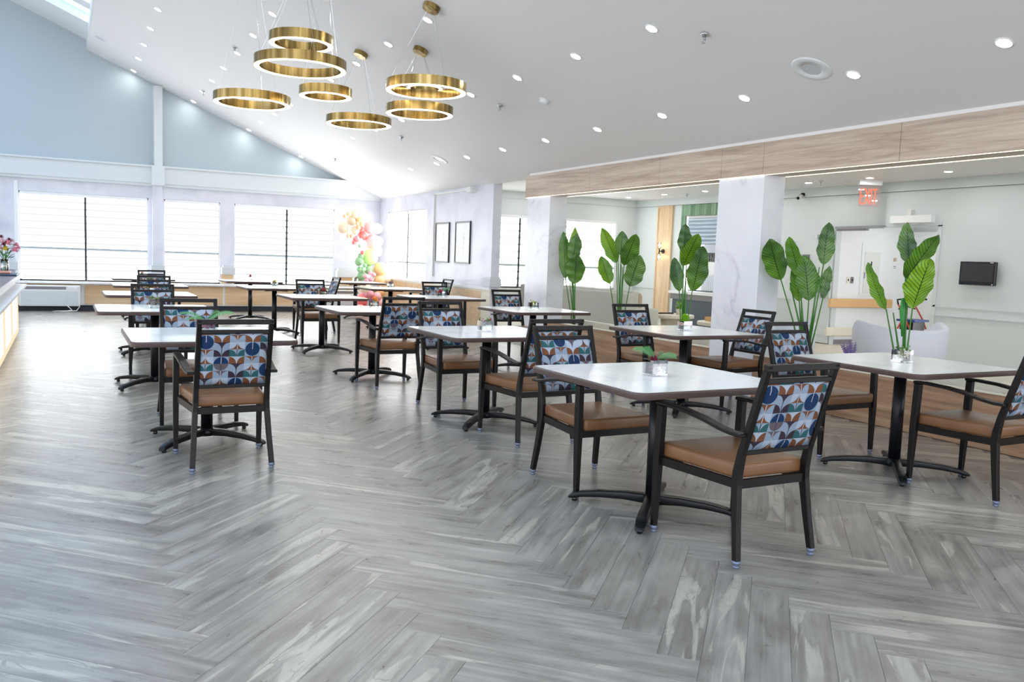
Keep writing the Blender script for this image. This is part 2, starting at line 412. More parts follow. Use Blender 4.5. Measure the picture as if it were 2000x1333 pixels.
# herringbone
PL, PW, GAP, TH = 1.05, .15, .0004, .005
def uvmesh(bm, faces, L, W):
    uvl = bm.loops.layers.uv.verify()
    return uvl
def plank_mesh():
    bm = bmesh.new(); uvl = bm.loops.layers.uv.new('UVMap')
    x0, x1, y0, y1 = GAP, PL - GAP, GAP, PW - GAP; b = .0008
    lo = [bm.verts.new(p) for p in ((x0, y0, -TH), (x1, y0, -TH), (x1, y1, -TH), (x0, y1, -TH))]
    mi = [bm.verts.new(p) for p in ((x0, y0, -b), (x1, y0, -b), (x1, y1, -b), (x0, y1, -b))]
    up = [bm.verts.new(p) for p in ((x0 + b, y0 + b, 0), (x1 - b, y0 + b, 0), (x1 - b, y1 - b, 0), (x0 + b, y1 - b, 0))]
    bm.faces.new(up)
    for k in range(4):
        bm.faces.new((mi[k], mi[(k + 1) % 4], up[(k + 1) % 4], up[k])); bm.faces.new((lo[k], lo[(k + 1) % 4], mi[(k + 1) % 4], mi[k]))
    for f in bm.faces:
        for l in f.loops: l[uvl].uv = (l.vert.co.x, l.vert.co.y)
    me = bpy.data.meshes.new('plank'); bm.to_mesh(me); bm.free(); me.materials.append(M['plank']); return me
pm = plank_mesh()
ox, oy = 2.66, 2.67      # a known tip of the pattern in the room
c45 = math.sqrt(.5); n7 = 7
cells = []
for i in range(-130, 130):
    for j in range(-9, 9):
        for typ in (0, 1):
            if typ == 0: u0, v0, ang = i + j * 2 * n7, i, 0
            else: u0, v0, ang = i + n7 + 1 + j * 2 * n7, i + 1 - n7, PI / 2
            u0 = (u0 - n7) * PW; v0 = v0 * PW
            x = ox + (u0 - v0) * c45; y = oy + (u0 + v0) * c45
            a = ang + PI / 4
            cx = x + math.cos(a) * PL / 2; cy = y + math.sin(a) * PL / 2
            if -2.3 < cx < 6.62 and .9 < cy < 18.9 and not (cx > 6.0 and cy < 12 and False): cells.append((x, y, a, cx, cy))
def vis(c):
    px, py = c[3], c[4]; d = CR[2][0] * px + CR[2][1] * py + CR[2][2] * (-CAMZ)
    if d < .6: return 1e9
    X = (CR[0][0] * px + CR[0][1] * py - CR[0][2] * CAMZ) / d * 1647; Yp = -(CR[1][0] * px + CR[1][1] * py - CR[1][2] * CAMZ) / d * 1647
    if abs(X) > 1080 or abs(Yp) > 740: return 1e9
    return d
cells.sort(key=vis)
for c in cells[:300]:
    o = bpy.data.objects.new('plank', pm); COL.objects.link(o); o.parent = f0
    o.location = (c[0], c[1], 0); o.rotation_euler = (0, 0, c[2])
bm = bmesh.new(); uvl = bm.loops.layers.uv.new('UVMap'); pid = bm.faces.layers.float.new('pid')
for c in cells[300:]:
    ca, sa = math.cos(c[2]), math.sin(c[2]); r = random.random()
    def tr(a, b, z): return (c[0] + a * ca - b * sa, c[1] + a * sa + b * ca, z)
    cs = ((GAP * 1.5, GAP * 1.5), (PL - GAP * 1.5, GAP * 1.5), (PL - GAP * 1.5, PW - GAP * 1.5), (GAP * 1.5, PW - GAP * 1.5))
    up = [bm.verts.new(tr(a, b, 0)) for a, b in cs]; lo = [bm.verts.new(tr(a, b, -TH)) for a, b in cs]
    fs = [bm.faces.new(up)] + [bm.faces.new((lo[k], lo[(k + 1) % 4], up[(k + 1) % 4], up[k])) for k in range(4)]
    for f in fs:
        f[pid] = r
        for l, q in zip(f.loops, cs): l[uvl].uv = q
me = bpy.data.meshes.new('planks'); bm.to_mesh(me); bm.free(); me.materials.append(M['plank'])
o = bpy.data.objects.new('far_planks', me); COL.objects.link(o); o.parent = f0; o['kind'] = 'stuff'
struct('floor_lounge', MB().box(6.62, 17, -1, Y2 + .2, -.004, .001), M['lounge_floor'])

# ceiling (slope) and skylight
XS = .45; RX = -3.2
c0 = struct('ceiling', MB().prism([(XS, cz(XS)), (6.56, cz(6.56)), (6.56, cz(6.56) + .12), (XS, cz(XS) + .12)], 'y', -6, YW), M['ceiling'])
struct('ceiling_header', MB().box(XS - .03, XS, -6, YW, cz(XS), cz(XS) + .24), M['white'], c0)
rz0 = .20
def roofz(x): return cz(x) + rz0
rb = []
for k, (ya, yb) in enumerate([(17.75, 19.2), (16.35, 16.75), (14.9, 15.3), (13.45, 13.85), (12.0, 12.4), (10.5, 10.9), (9.0, 9.4), (7.5, 7.9), (6, 6.4)]):
    struct('ceiling_rafter', MB().prism([(XS - .02, roofz(XS)), (XS - .02, roofz(XS) + .25), (RX, roofz(RX) + .25), (RX, roofz(RX))], 'y', ya, yb), M['white'], c0)
    rb.append(ya)
for ya, yb in zip(rb[1:], rb):
    struct('skylight_pane', MB().prism([(XS - .02, roofz(XS) + .14), (XS - .02, roofz(XS) + .16), (RX, roofz(RX) + .16), (RX, roofz(RX) + .14)], 'y', ya + .3, yb), M['frost'], c0)
struct('ceiling_left', MB().prism([(RX, cz(RX) + .2), (-9, cz(RX) - 2.4), (-9, cz(RX) - 2.2), (RX, cz(RX) + .4)], 'y', -6, YW), M['ceiling'])
# ceiling of the lounge
struct('ceiling_lounge', MB().box(6.60, 17, -1, Y2 + .2, 2.90, 3.0), M['ceiling'])

# far gable wall
far = struct('wall_far', MB().prism([(-9, 2.5), (6.8, 2.5), (6.8, cz(6.8) + .1), (RX, roofz(RX) + .3), (-9, cz(RX) - 2.1)], 'y', YW, YW + .15), M['wall_up'])
low = MB()
W1, W2_, W3 = (-.80, 1.53), (1.83, 2.955), (3.25, 5.46); ZS, ZT = .585, 2.335
xs = [-9, *W1, *W2_, *W3, 6.8]
for a, b in zip(xs[0::2], xs[1::2]): low.box(a, b, YW - .02, YW + .12, .58, 2.60)
for a, b in (W1, W2_, W3): low.box(a, b, YW - .02, YW + .12, ZT, 2.60)
struct('wall_far_plaster', low, M['plaster'])
mb = MB().box(-9, 6.545, YW - .16, YW, 2.64, 2.99).box(-9, 6.545, YW - .12, YW, 2.585, 2.64).box(-9, 6.545, YW - .20, YW, 2.965, 3.0)
struct('trim_1', mb, M['trim'])
mb = MB().box(1.63, 1.79, YW - .22, YW, 3.0, cz(1.79) - .002).box(1.58, 1.83, YW - .24, YW, 2.60, 3.0)
struct('trim_2', mb, M['trim'])
struct('wall_pier', MB().box(1.60, 1.79, YW - .14, YW - .02, .9, 2.6), M['plaster'])
mb = MB()
for a, b in ((1.565, 1.825), (2.97, 3.24), (5.5, 6.545), (-1.35, -.82)): mb.box(a, b, YW - .19, YW - .02, .80, .95); mb.box(a + .03, b - .03, YW - .16, YW - .02, .95, 1.0)
struct('trim_3', mb, M['shadegrey'])
struct('trim_4', MB().box(-.9, 6.54, YW - .24, YW, .545, .585), M['white'])        # window ledge
struct('trim_5', MB().box(-.87, -.81, YW - .1, YW, .6, 2.52), M['white'])
# oak dado panels in white framing, one by one
dado = struct('wall_dado', MB().box(-9, 6.54, YW - .10, YW + .12, .11, .545), M['white'])
for a, b in ((-1.15, -.86), (.33, 3.0), (3.05, 6.1), (6.14, 6.5)):
    MB().box(a, b, YW - .115, YW - .10, .13, .52).build('panel', M['oak'], dado)
MB().box(-.79, .25, YW - .115, YW - .10, .49, .535).build('panel', M['oak'], dado)
for a, b in ((2.97, 3.24), (5.56, 6.1)):
    MB().box(a + .01, b - .01, YW - .05, YW - .02, .60, .80).build('panel', M['oak'], dado)
struct('baseboard_far', MB().box(-9, 6.54, YW - .07, YW + .12, 0, .11), M['base_black'])

def blind_window(name, axis, pos, a0, a1, z0, z1, mull, ma, mb_, frame=M['white'], rail=1.24, head=.06, bandh=.095, depth=.0):
    """window with frame, glass pane, zebra blinds made of bands; axis 'x': spans x on plane y=pos, 'y': spans y on plane x=pos"""
    def B(m_, p0, p1, q0, q1, r0, r1):
        return m_.box(p0, p1, q0, q1, r0, r1) if axis == 'x' else m_.box(q0, q1, p0, p1, r0, r1)
    fr = struct(name, B(B(B(B(MB(), a0, a0 + .03, pos + .02, pos + .1, z0, z1), a1 - .03, a1, pos + .02, pos + .1, z0, z1), a0, a1, pos + .02, pos + .1, z1 - .03, z1), a0, a1, pos + .02, pos + .1, z0, z0 + .03), frame)
    edges = [a0 + .02] + mull + [a1 - .02]
    for p, q in zip(edges, edges[1:]):
        l = p + (.022 if p in mull else 0); r_ = q - (.022 if q in mull else 0)
        B(MB(), l, r_, pos + .075, pos + .08, z0, z1).build('pane', M['glass'], fr)
        bl = B(MB(), l, r_, pos + .0, pos + .05, z1 - head, z1 - .004).build('blind_cassette', M['white'], fr)
        z = z1 - head; k = 0
        while z > z0 + .05:
            zb = max(z - bandh * (.42 if k % 2 else 1.0), z0 + .02)
            B(MB(), l, r_, pos + .028 + (.003 if k % 2 else 0), pos + .033 + (.003 if k % 2 else 0), zb, z).build('blind_band', ma if k % 2 == 0 else mb_, bl)
            z = zb; k += 1
        B(MB(), l, r_, pos + .02, pos + .04, z0 + .0, z0 + .025).build('bottom_rail', M['rail_and_shade'], bl)
        if rail: B(MB(), l, r_, pos + .018, pos + .027, rail - .018, rail + .018).build('rail_shade_strip', M['rail_and_shade'], fr)  # grey strip before the cloth, standing in for the sash rail's shade through it
    for x in mull: B(MB(), x - .02, x + .02, pos + .015, pos + .09, z0, z1 - head).build('mullion', M['mull'], fr)
    return fr
blind_window('window_1', 'x', YW - .02, *W1, ZS, ZT, [.362], M['band_a'], M['band_b'])
blind_window('window_2', 'x', YW - .02, *W2_, ZS, ZT, [], M['band_a'], M['band_b'])
blind_window('window_3', 'x', YW - .02, *W3, ZS, ZT, [4.385], M['band_a'], M['band_b'])

# right wall of the dining room (pictures)
YE = 13.2
mb = MB()
mb.box(XW, XW + .16, YE, 16.24, 0, 2.90).box(XW, XW + .16, 18.6, YW + .1, 0, 2.90).box(XW, XW + .16, 16.24, 18.6, 2.32, 2.90).box(XW, XW + .16, 16.24, 18.6, 0, .62)
struct('wall_right', mb, M['plaster'])
blind_window('window_4', 'y', XW + .02, 16.24, 18.6, .62, 2.32, [17.4], M['rband'], M['band_a'], rail=1.2)
struct('trim_6', MB().box(XW - .03, XW + .19, YE - .03, YE + .3, .86, 1.0).box(XW - .012, XW + .17, YE - .012, YE + .26, 1.0, 1.03), M['shadegrey'])
struct('trim_7', MB().box(XW - .03, XW, YE, YW - .3, .80, .84), M['white'])
wd = struct('wall_dado_right', MB().box(XW - .012, XW, YE, YW - .12, 0, .80), M['cream'])
for a, b in ((13.55, 15.4), (15.45, 17.2), (17.25, 18.9)):
    MB().box(XW - .02, XW - .012, a, b, .14, .77).build('panel', M['oak'], wd)
struct('baseboard_right', MB().box(XW - .028, XW - .012, YE, YW - .12, 0, .1), M['base_black'])
struct('trim_8', MB().box(XW - .035, XW, 15.79, 15.82, .95, 2.6).box(XW - .035, XW, 14.1, 15.82, 2.57, 2.60).box(XW - .12, XW, 13.9, 14.1, 2.53, 2.62), M['offwhite'])
struct('wall_header', MB().box(6.56, 6.60, -1, YW, cz(6.56), 2.95), M['ceiling'])

# wood-clad beam, marble pillars, kerb
beam = struct('trim_beam', MB().box(XK, 6.67, .5, 11.73, 2.33, 2.645), M['travertine'])
ys = [11.73, 9.9, 8.35, 7.25, 6.62, 5.0, 3.2, 1.4, .5]
for b, a in zip(ys, ys[1:]):
    MB().box(XK - .012, XK, a + .002, b - .002, 2.32, 2.65).build('panel', M['travertine'], beam)
for b, a in ((11.73, 10.98), (10.98, 7.29), (6.6, .5)):
    MB().box(XK + .0, 6.67, a, b, 2.318, 2.33).build('soffit_panel', M['travertine'], beam)
for (a, b) in ((7.30, 10.95), (.5, 6.59)):
    MB().box(XK + .004, XK + .010, a, b, 2.313, 2.319).build('led_strip', M['led'], beam)
    MB().box(6.662, 6.670, a, b, 2.313, 2.319).build('led_strip', M['led'], beam)
for (a, b) in ((10.96, 11.7), (6.60, 7.29)):
    MB().box(XK - .010, XK - .002, a, b, 2.308, 2.318).build('led_strip', M['led'], beam)
struct('wall_bulkhead', MB().box(6.42, 6.60, -1, 11.7, 2.64, 2.95), M['ceiling'])
struct('wall_pillar_rear', MB().box(XK, 6.67, 10.97, 11.66, 0, 2.318), M['marble'])
struct('wall_pillar_front', MB().box(XK, 6.67, 6.60, 7.285, 0, 2.318), M['marble'])
ZKB = .445
kb = MB()
for a, b in ((7.29, 10.965), (.5, 6.595)):
    kb.box(XK, XK + .03, a, b, 0, ZKB)
struct('wall_planter_front', kb, M['kerbwood'])
kb = MB()
for a, b in ((7.29, 10.965), (.5, 6.595)):
    kb.box(6.84, 6.88, a, b, 0, ZKB + .015)
struct('wall_planter_back', kb, M['cream'])
kb = MB()
for a, b in ((7.29, 10.965), (.5, 6.595)):
    kb.box(XK - .006, XK + .036, a, b, ZKB, ZKB + .012)
    kb.box(6.835, 6.93, a, b, ZKB + .015, ZKB + .035)
struct('trim_9', kb, M['cream'])
pl = bmesh.new()
for i in range(900):
    y = random.uniform(.8, 6.5) if i < 560 else random.uniform(7.4, 10.9)
    s = random.uniform(.012, .026)
    bmesh.ops.create_icosphere(pl, subdivisions=1, radius=s, matrix=Matrix.Translation((random.uniform(XK + .05, 6.82), y, .392)) @ Matrix.Diagonal((1, random.uniform(.7, 1.2), .6, 1)))
x_ = MB(); x_.bm.free(); x_.bm = pl
pb = x_.build('pebbles', M['pebble'], kind='stuff'); tag(pb, 'dark pebbles filling the planter trough behind the wood kerb', 'pebbles')
struct('floor_planter', MB().box(XK + .03, 6.84, .5, 6.595, 0, .385).box(XK + .03, 6.84, 7.29, 10.965, 0, .385), M['soil'])

# lounge shell
fr2 = struct('wall_lounge_far', MB().box(6.7, XR + .1, Y2, Y2 + .1, 0, .70).box(6.7, XR + .1, Y2, Y2 + .1, 2.37, 2.95).box(6.7, 8.2, Y2, Y2 + .1, .7, 2.37).box(11.92, XR + .1, Y2, Y2 + .1, .7, 2.37), M['wall_r2'])
blind_window('window_5', 'x', Y2, 8.2, 11.92, .70, 2.37, [9.24, 10.46], M['lband_a'], M['lband_b'], rail=1.22, head=.07, bandh=.11)
YJ0, YJ1 = 8.96, 11.0
rw = MB().box(XR, XR + .12, -1, YJ0, 0, 2.95).box(XR, XR + .12, YJ0, YJ1, 2.14, 2.95)
rw.box(XR, XR + .12, YJ1, 12.9, 0, 2.95).box(XR, XR + .12, 15.46, Y2 + .1, 0, 2.95).box(XR, XR + .12, 12.9, 15.46, 2.75, 2.95)
struct('wall_lounge_right', rw, M['wall_r2'])
struct('trim_10', MB().box(XR - .03, XR, -1, Y2, 2.735, 2.90).box(XR - .045, XR, -1, Y2, 2.735, 2.76).box(6.7, XR, Y2 - .03, Y2, 2.735, 2.90), M['wall_r2'])
struct('trim_11', MB().box(XR - .02, XR, -1, YJ0 - .02, .84, .87).box(XR - .035, XR, -1, YJ0 - .02, .70, .715).box(XR - .03, XR, 11.9, 15.4, .78, .80).box(XR - .03, XR, 16.3, Y2, .78, .80), M['wall_r2'])
# door casing
struct('trim_12', MB().box(XR - .02, XR, YJ0 - .06, YJ0, 0, 2.16).box(XR - .02, XR, YJ0 - .06, YJ1 + .02, 2.14, 2.20), M['wall_r2'])
# corridor beyond the doorway
struct('wall_corridor', MB().box(12.6, 17, YJ1 + .001, YJ1 + .1, 0, 2.9).box(14.6, 14.7, 9.0, YJ1, 0, 2.9), M['white'])
struct('ceiling_corridor', MB().box(12.6, 17, 8.0, YJ1, 2.45, 2.5), M['ceiling'])
struct('baseboard_corridor', MB().box(12.6, 14.6, YJ1 - .012, YJ1, 0, .09), M['stone'])
struct('wall_niche', MB().box(XR + .7, XR + .75, 12.9, 15.46, 0, 2.95), M['white'])

# ------------------------------------------------------------ downlights
def make_downlight():
    r = thing('recessed_downlight', 'x', 'light', group='recessed downlights in the sloped ceiling')
    MB().lathe([(.048, -.004), (.062, -.006), (.064, 0), (.048, 0)], 20, closed=True).build('trim_ring', M['white'], r, True)
    MB().lathe([(.047, -.005), (.047, 0)], 16).build('lens', M['lens'], r)
    return r
dl0 = make_downlight()
tilt = math.atan(.4138)
names = {1.25: 'row nearest the skylight', 2.38: 'second row from the skylight', 3.50: 'middle row', 4.62: 'second row from the wood beam', 5.75: 'row along the wood beam'}
ordn = ['first', 'second', 'third', 'fourth', 'fifth', 'sixth', 'seventh', 'eighth', 'ninth', 'tenth', 'eleventh', 'twelfth', 'thirteenth', 'fourteenth']
first = True
for x, nm in names.items():
    for k in range(14):
        y = 18.93 - 1.265 * k
        if y < 2.4: continue
        lb = '%s downlight from the window wall, %s' % (ordn[k], nm)
        o = dl0 if first else copy_tree(dl0); first = False
        o['label'] = lb; o.location = (x, y, cz(x) - .001); o.rotation_euler = (0, tilt, 0)
M['lens2'] = emis('lounge_downlight_lens', (1, .99, .97, 1), 150)
k = 0
dl2 = thing('recessed_downlight', 'x', 'light', group='recessed downlights in the flat lounge ceiling')
MB().lathe([(.055, -.004), (.07, -.006), (.072, 0), (.055, 0)], 20, closed=True).build('trim_ring', M['white'], dl2, True)
MB().lathe([(.054, -.005), (.054, 0)], 16).build('lens', M['lens2'], dl2)
for x in (11.68, 9.2):
    for j, y in enumerate((5.6, 6.95, 8.3, 9.7, 11.0, 12.4, 13.75, 15.1, 16.45)):
        o = dl2 if k == 0 else copy_tree(dl2); k += 1
        o['label'] = '%s lounge ceiling downlight from the camera end, row %s' % (ordn[j], 'by the lounge right wall' if x > 10 else 'nearer the marble pillars')
        o.location = (x, y, 2.899)

# ------------------------------------------------------------ tables
TZ = .755
def rrect(hw, r, n=6):
    pts = []
    for cx, cy, a0 in ((hw - r, hw - r, 0), (-hw + r, hw - r, 90), (-hw + r, -hw + r, 180), (hw - r, -hw + r, 270)):
        for k in range(n + 1):
            a = math.radians(a0 + 90 * k / n); pts.append((cx + r * math.cos(a), cy + r * math.sin(a)))
    return pts
def make_table():
    r = thing('dining_table', 'x', 'table')
    o = MB().prism(rrect(.512, .06), 'z', TZ - .034, TZ).build('tabletop', M['tabletop'], r)
    mb = MB(); A = rrect(.512, .06); B = rrect(.524, .068); n = len(A)
    prof = [(0, TZ - .034), (.7, TZ - .034), (1, TZ - .028), (1, TZ - .007), (.6, TZ - .0005), (0, TZ + .0002)]
    rings = [[mb.bm.verts.new((a[0] + (b[0] - a[0]) * t_, a[1] + (b[1] - a[1]) * t_, z)) for a, b in zip(A, B)] for t_, z in prof]
    for r0, r1 in zip(rings, rings[1:]):
        for k in range(n): mb.bm.faces.new((r0[k], r0[(k + 1) % n], r1[(k + 1) % n], r1[k]))
    smooth_by_angle(mb.build('edge_band', M['edge'], r))
    sp_ = MB()
    for a in (45, 135): 
        c, s = math.cos(math.radians(a)), math.sin(math.radians(a))
        sp_.bar([(-.24 * c, -.24 * s, TZ - .048), (.24 * c, .24 * s, TZ - .048)], .045, .026)
    sp_.box(-.07, .07, -.07, .07, TZ - .062, TZ - .036)
    sp_.build('mounting_plate', M['cast'], r)
    MB().lathe([(.040, .075), (.040, TZ - .06)], 24).build('column', M['cast'], r, True)
    hub = MB().lathe([(.055, .035), (.062, .06), (.052, .085), (.042, .09)], 24).build('base_hub', M['cast'], r, True)
    for a in (45, 135, 225, 315):
        c, s = math.cos(math.radians(a)), math.sin(math.radians(a))
        P = [(.03, .062), (.16, .066), (.30, .058), (.40, .044), (.455, .028), (.475, .018)]
        Wd = [(.060, .050), (.056, .042), (.058, .036), (.060, .030), (.052, .022), (.036, .012)]
        mb = MB().bar([(p * c, p * s, z) for p, z in P], .05, widths=Wd)
        mb.bevel(.008, 2)
        leg = mb.build('base_arm', M['cast'], r, True)
        MB().lathe([(.014, 0), (.016, .012), (.008, .03)], 10, (.44 * c, .44 * s, 0)).build('glide', M['black'], leg, True)
    return r
tb = make_table()
TABLES = [('T1', .87, 6.2, 'square marble-look table in front of the big front left chair'),
 ('T2', .76, 8.85, 'second square table from the camera in the left row'),
 ('T3', .93, 11.6, 'third square table from the camera in the left row'),
 ('T4', 1.14, 14.2, 'fourth square table from the camera in the left row'),
 ('T5', 1.25, 17.0, 'farthest square table of the left row, close to the window ledge'),
 ('M6', 2.86, 3.66, 'largest square marble-look table, foreground centre with the maroon flower vase'),
 ('M5', 3.07, 6.22, 'square marble-look table behind the foreground one, with the pale pink flower vase'),
 ('M4', 2.98, 8.90, 'square table of the middle row with the orange flower vase'),
 ('M3', 3.10, 11.42, 'square table of the middle row with the magenta flower vase'),
 ('M2', 3.02, 14.05, 'square table of the middle row with the yellow flower vase'),
 ('M1', 3.15, 16.8, 'farthest square table of the middle row, in front of the window wall'),
 ('N6', 5.03, 3.80, 'square marble-look table at the right with the cream rose vase'),
 ('N5', 5.10, 6.18, 'square marble-look table with the lime pompom vase by the planter kerb'),
 ('N4', 5.03, 8.95, 'square table in front of the rear marble pillar with the yellow rose vase'),
 ('N3', 4.93, 11.6, 'square table of the right row with the magenta rose vase'),
 ('N2', 5.18, 14.5, 'square table of the right row with the mauve flower vase, before the balloons'),
 ('N1', 5.40, 17.3, 'square table beside the balloon garland at the far wall')]
TP = {}
for i, (k, x, y, lb) in enumerate(TABLES):
    o = tb if i == 0 else copy_tree(tb)
    o.location = (x, y, 0); o['label'] = lb; o['group'] = 'square marble-look dining tables'; TP[k] = (x, y)

# ------------------------------------------------------------ chairs (local: faces +y, rear feet at y=0)
def make_chair():
    r = thing('dining_armchair', 'x', 'chair')
    B_ = M['bronze']
    def legpart(path, widths):
        mb = MB().bar(path, .03, up=(0, 1, 0), widths=widths); mb.bevel(.003, 1)
        leg = mb.build('leg', B_, r)
        x, y = path[0][0], path[0][1]
        gl = MB().lathe([(.013, .0), (.016, .004), (.016, .010), (.010, .012), (.010, .018), (.019, .018), (.019, .034)], 14, (x, y, 0)).build('glide', M['glide'], leg, True)
        return leg
    RP = [(.234, 0, .032), (.222, .028, .20), (.212, .052, .37), (.210, .050, .43), (.209, .034, .52), (.206, -.095, .937)]
    for s in (-1, 1):
        legpart([(s * x, y, z) for x, y, z in RP], [(.030, .032), (.030, .038), (.030, .046), (.030, .044), (.030, .036), (.028, .030)])
        legpart([(s * .266, .566, .032), (s * .266, .560, .36), (s * .264, .553, .655)], [(.028, .028), (.036, .044), (.036, .044)])
        A = [(s * .262, .580, .664), (s * .262, .50, .666), (s * .261, .36, .660), (s * .258, .24, .645), (s * .252, .13, .622), (s * .246, .06, .612), (s * .240, -.005, .610)]
        mb = MB().bar(A, .048, .018); mb.bevel(.004, 1); mb.build('armrest', B_, r)
    sf = MB().box(-.20, .20, .040, .062, .352, .392).box(-.25, .25, .545, .567, .352, .392)
    for s in (-1, 1): sf.bar([(s * .205, .05, .372), (s * .255, .556, .372)], .022, .040)
    sf.build('seat_frame', B_, r)
    def bk(z):   # y of the back plane at height z
        return .034 + (z - .52) / (.937 - .52) * (-.129)
    for nm, z0, z1, hw in (('top_rail', .909, .939, .222), ('upper_rail', .853, .876, .196), ('lower_rail', .512, .536, .196)):
        MB().bar([(-hw, bk((z0 + z1) / 2), (z0 + z1) / 2), (hw, bk((z0 + z1) / 2), (z0 + z1) / 2)], .030, z1 - z0).bevel(.003, 1).build(nm, B_, r)
    # upholstered back: padded slab, UVs in metres
    bm = bmesh.new(); uvl = bm.loops.layers.uv.new('UVMap'); nx, nz = 10, 10
    def pt(i, j, side):
        u = i / nx; v = j / nz; hw = .194 - .003 * v; x = -hw + 2 * hw * u; z = .534 + .318 * v
        e = min(1, min(u, 1 - u) * 9) * min(1, min(v, 1 - v) * 9); off = .010 + .012 * math.sqrt(max(e, 0))
        return (x, bk(z) + side * off, z)
    for side in (-1, 1):
        G = [[bm.verts.new(pt(i, j, side)) for j in range(nz + 1)] for i in range(nx + 1)]
        for i in range(nx):
            for j in range(nz):
                q = [G[i][j], G[i + 1][j], G[i + 1][j + 1], G[i][j + 1]]
                f = bm.faces.new(q if side < 0 else q[::-1])
                for l in f.loops: l[uvl].uv = (l.vert.co.x * side * -1 + .21 + (.06 if side > 0 else 0), l.vert.co.z + (.04 if side > 0 else 0))
    bmesh.ops.remove_doubles(bm, verts=bm.verts, dist=1e-6)
    x_ = MB(); x_.bm.free(); x_.bm = bm
    bc = [e for e in bm.edges if len(e.link_faces) == 1]
    bmesh.ops.bridge_loops(bm, edges=bc)
    me = bpy.data.meshes.new('backrest'); bm.to_mesh(me); bm.free(); me.materials.append(M['fabric'])
    for p in me.polygons: p.use_smooth = True
    o = bpy.data.objects.new('backrest', me); COL.objects.link(o); o.parent = r
    # seat cushion
    mb = MB().prism([(-.205, .062), (.205, .062), (.246, .535), (.236, .588), (-.236, .588), (-.246, .535)], 'z', .392, .462)
    mb.bevel(.016, 3)
    for v in mb.bm.verts:
        if v.co.z > .45: v.co.z += .008 * max(0, 1 - (v.co.x / .24) ** 2) * max(0, 1 - ((v.co.y - .32) / .28) ** 2)
    smooth_by_angle(mb.build('seat', M['leather'], r), 50)
    return r
ch = make_chair()
CH = [(.89, 5.265, 0, 'large front left armchair seen squarely from behind'),
 (.88, 7.20, 180, 'armchair on the far side of the front left table, facing the camera'),
 (.84, 9.95, 180, 'third armchair from the camera in the left row'),
 (1.10, 12.85, 180, 'fourth armchair from the camera in the left row'),
 (1.31, 15.75, 180, 'farthest armchair in the left row, under the window'),
 (2.90, 2.78, 0, 'largest armchair, foreground right, seen from behind at an angle'),
 (2.84, 4.56, 180, 'armchair on the far side of the foreground centre table'),
 (3.11, 5.27, 0, 'armchair just behind the foreground centre one, half hidden, turned away'),
 (3.08, 7.16, 180, 'armchair facing the camera behind the pale pink flower table'),
 (2.98, 8.03, 0, 'armchair of the middle row seen from behind, empty floor at its left'),
 (3.27, 12.66, 180, 'armchair facing the camera behind the magenta flower table'),
 (3.98, 14.1, 90, 'sideways armchair beside the yellow flower table'),
 (5.17, 7.06, 180, 'armchair facing the camera behind the lime pompom table'),
 (6.04, 6.30, 90, 'sideways armchair with its back to the planter kerb, before the front pillar'),
 (5.06, 4.80, 180, 'armchair facing the camera behind the right hand table'),
 (5.10, 2.965, 0, 'armchair cut off by the right edge of the photo'),
 (5.30, 10.12, 180, 'armchair facing the camera left of the rear marble pillar'),
 (5.34, 12.75, 180, 'armchair facing the camera below the two framed pictures'),
 (6.24, 14.55, 90, 'sideways armchair by the picture wall, only its slim back frame showing')]
for i, (x, y, a, lb) in enumerate(CH):
    o = ch if i == 0 else copy_tree(ch)
    o.location = (x, y, 0); o.rotation_euler = (0, 0, math.radians(a)); o['label'] = lb; o['group'] = 'bronze framed patterned dining armchairs'

# ------------------------------------------------------------ vases with flowers
def petal_ball(mb, c, r, n=26, sz=.5):
    """ruffled bloom: cupped petals around a core"""
    mb.ball(c, r * .55, 1)
    for k in range(n):
        f = (k + .5) / n; ph = k * 2.39996; th = math.acos(1 - 1.5 * f)
        d = Vector((math.sin(th) * math.cos(ph), math.sin(th) * math.sin(ph), math.cos(th)))
        a = d.cross(Vector((0, 0, 1)) if abs(d.z) < .9 else Vector((1, 0, 0))).normalized(); b = d.cross(a)
        C0 = Vector(c) + d * r * .45; t_ = Vector(c) + d * r
        s = r * sz
        v = [mb.bm.verts.new(p) for p in (C0 - a * s * .5, C0 + a * s * .5, t_ + a * s * .6 + b * s * .2, t_ + b * s * .55 + d * r * .08, t_ - a * s * .6 + b * s * .2)]
        mb.bm.faces.new(v)
def leaflet(mb, p, d, L, wd, nrm=(0, 0, 1)):
    p = Vector(p); d = Vector(d).normalized(); n = Vector(nrm); a = d.cross(n)
    a = a.normalized() if a.length > 1e-4 else Vector((1, 0, 0))
    v = [mb.bm.verts.new(q) for q in (p, p + d * L * .4 + a * wd, p + d * L, p + d * L * .4 - a * wd)]
    mb.bm.faces.new(v)
def fern(mb, p0, d, L, droop=.5):
    p = Vector(p0); d = Vector(d).normalized(); side = d.cross(Vector((.47, .88, 0))).normalized() * .8 + d.cross(Vector((0, 0, 1))).normalized() * .5; n = 20; prev = p.copy()
    pts = []
    for k in range(n + 1):
        t_ = k / n; q = p + d * L * t_ + Vector((0, 0, -droop * L * t_ * t_)); pts.append(q)
    mb.tube(pts, .0012, 4)
    for k in range(1, n):
        wl_ = .028 * math.sin(PI * (.12 + .88 * (1 - k / n))) + .006
        for s in (-1, 1):
            leaflet(mb, pts[k], side * s + d * .5 + Vector((0, 0, .12)), wl_, .0048)
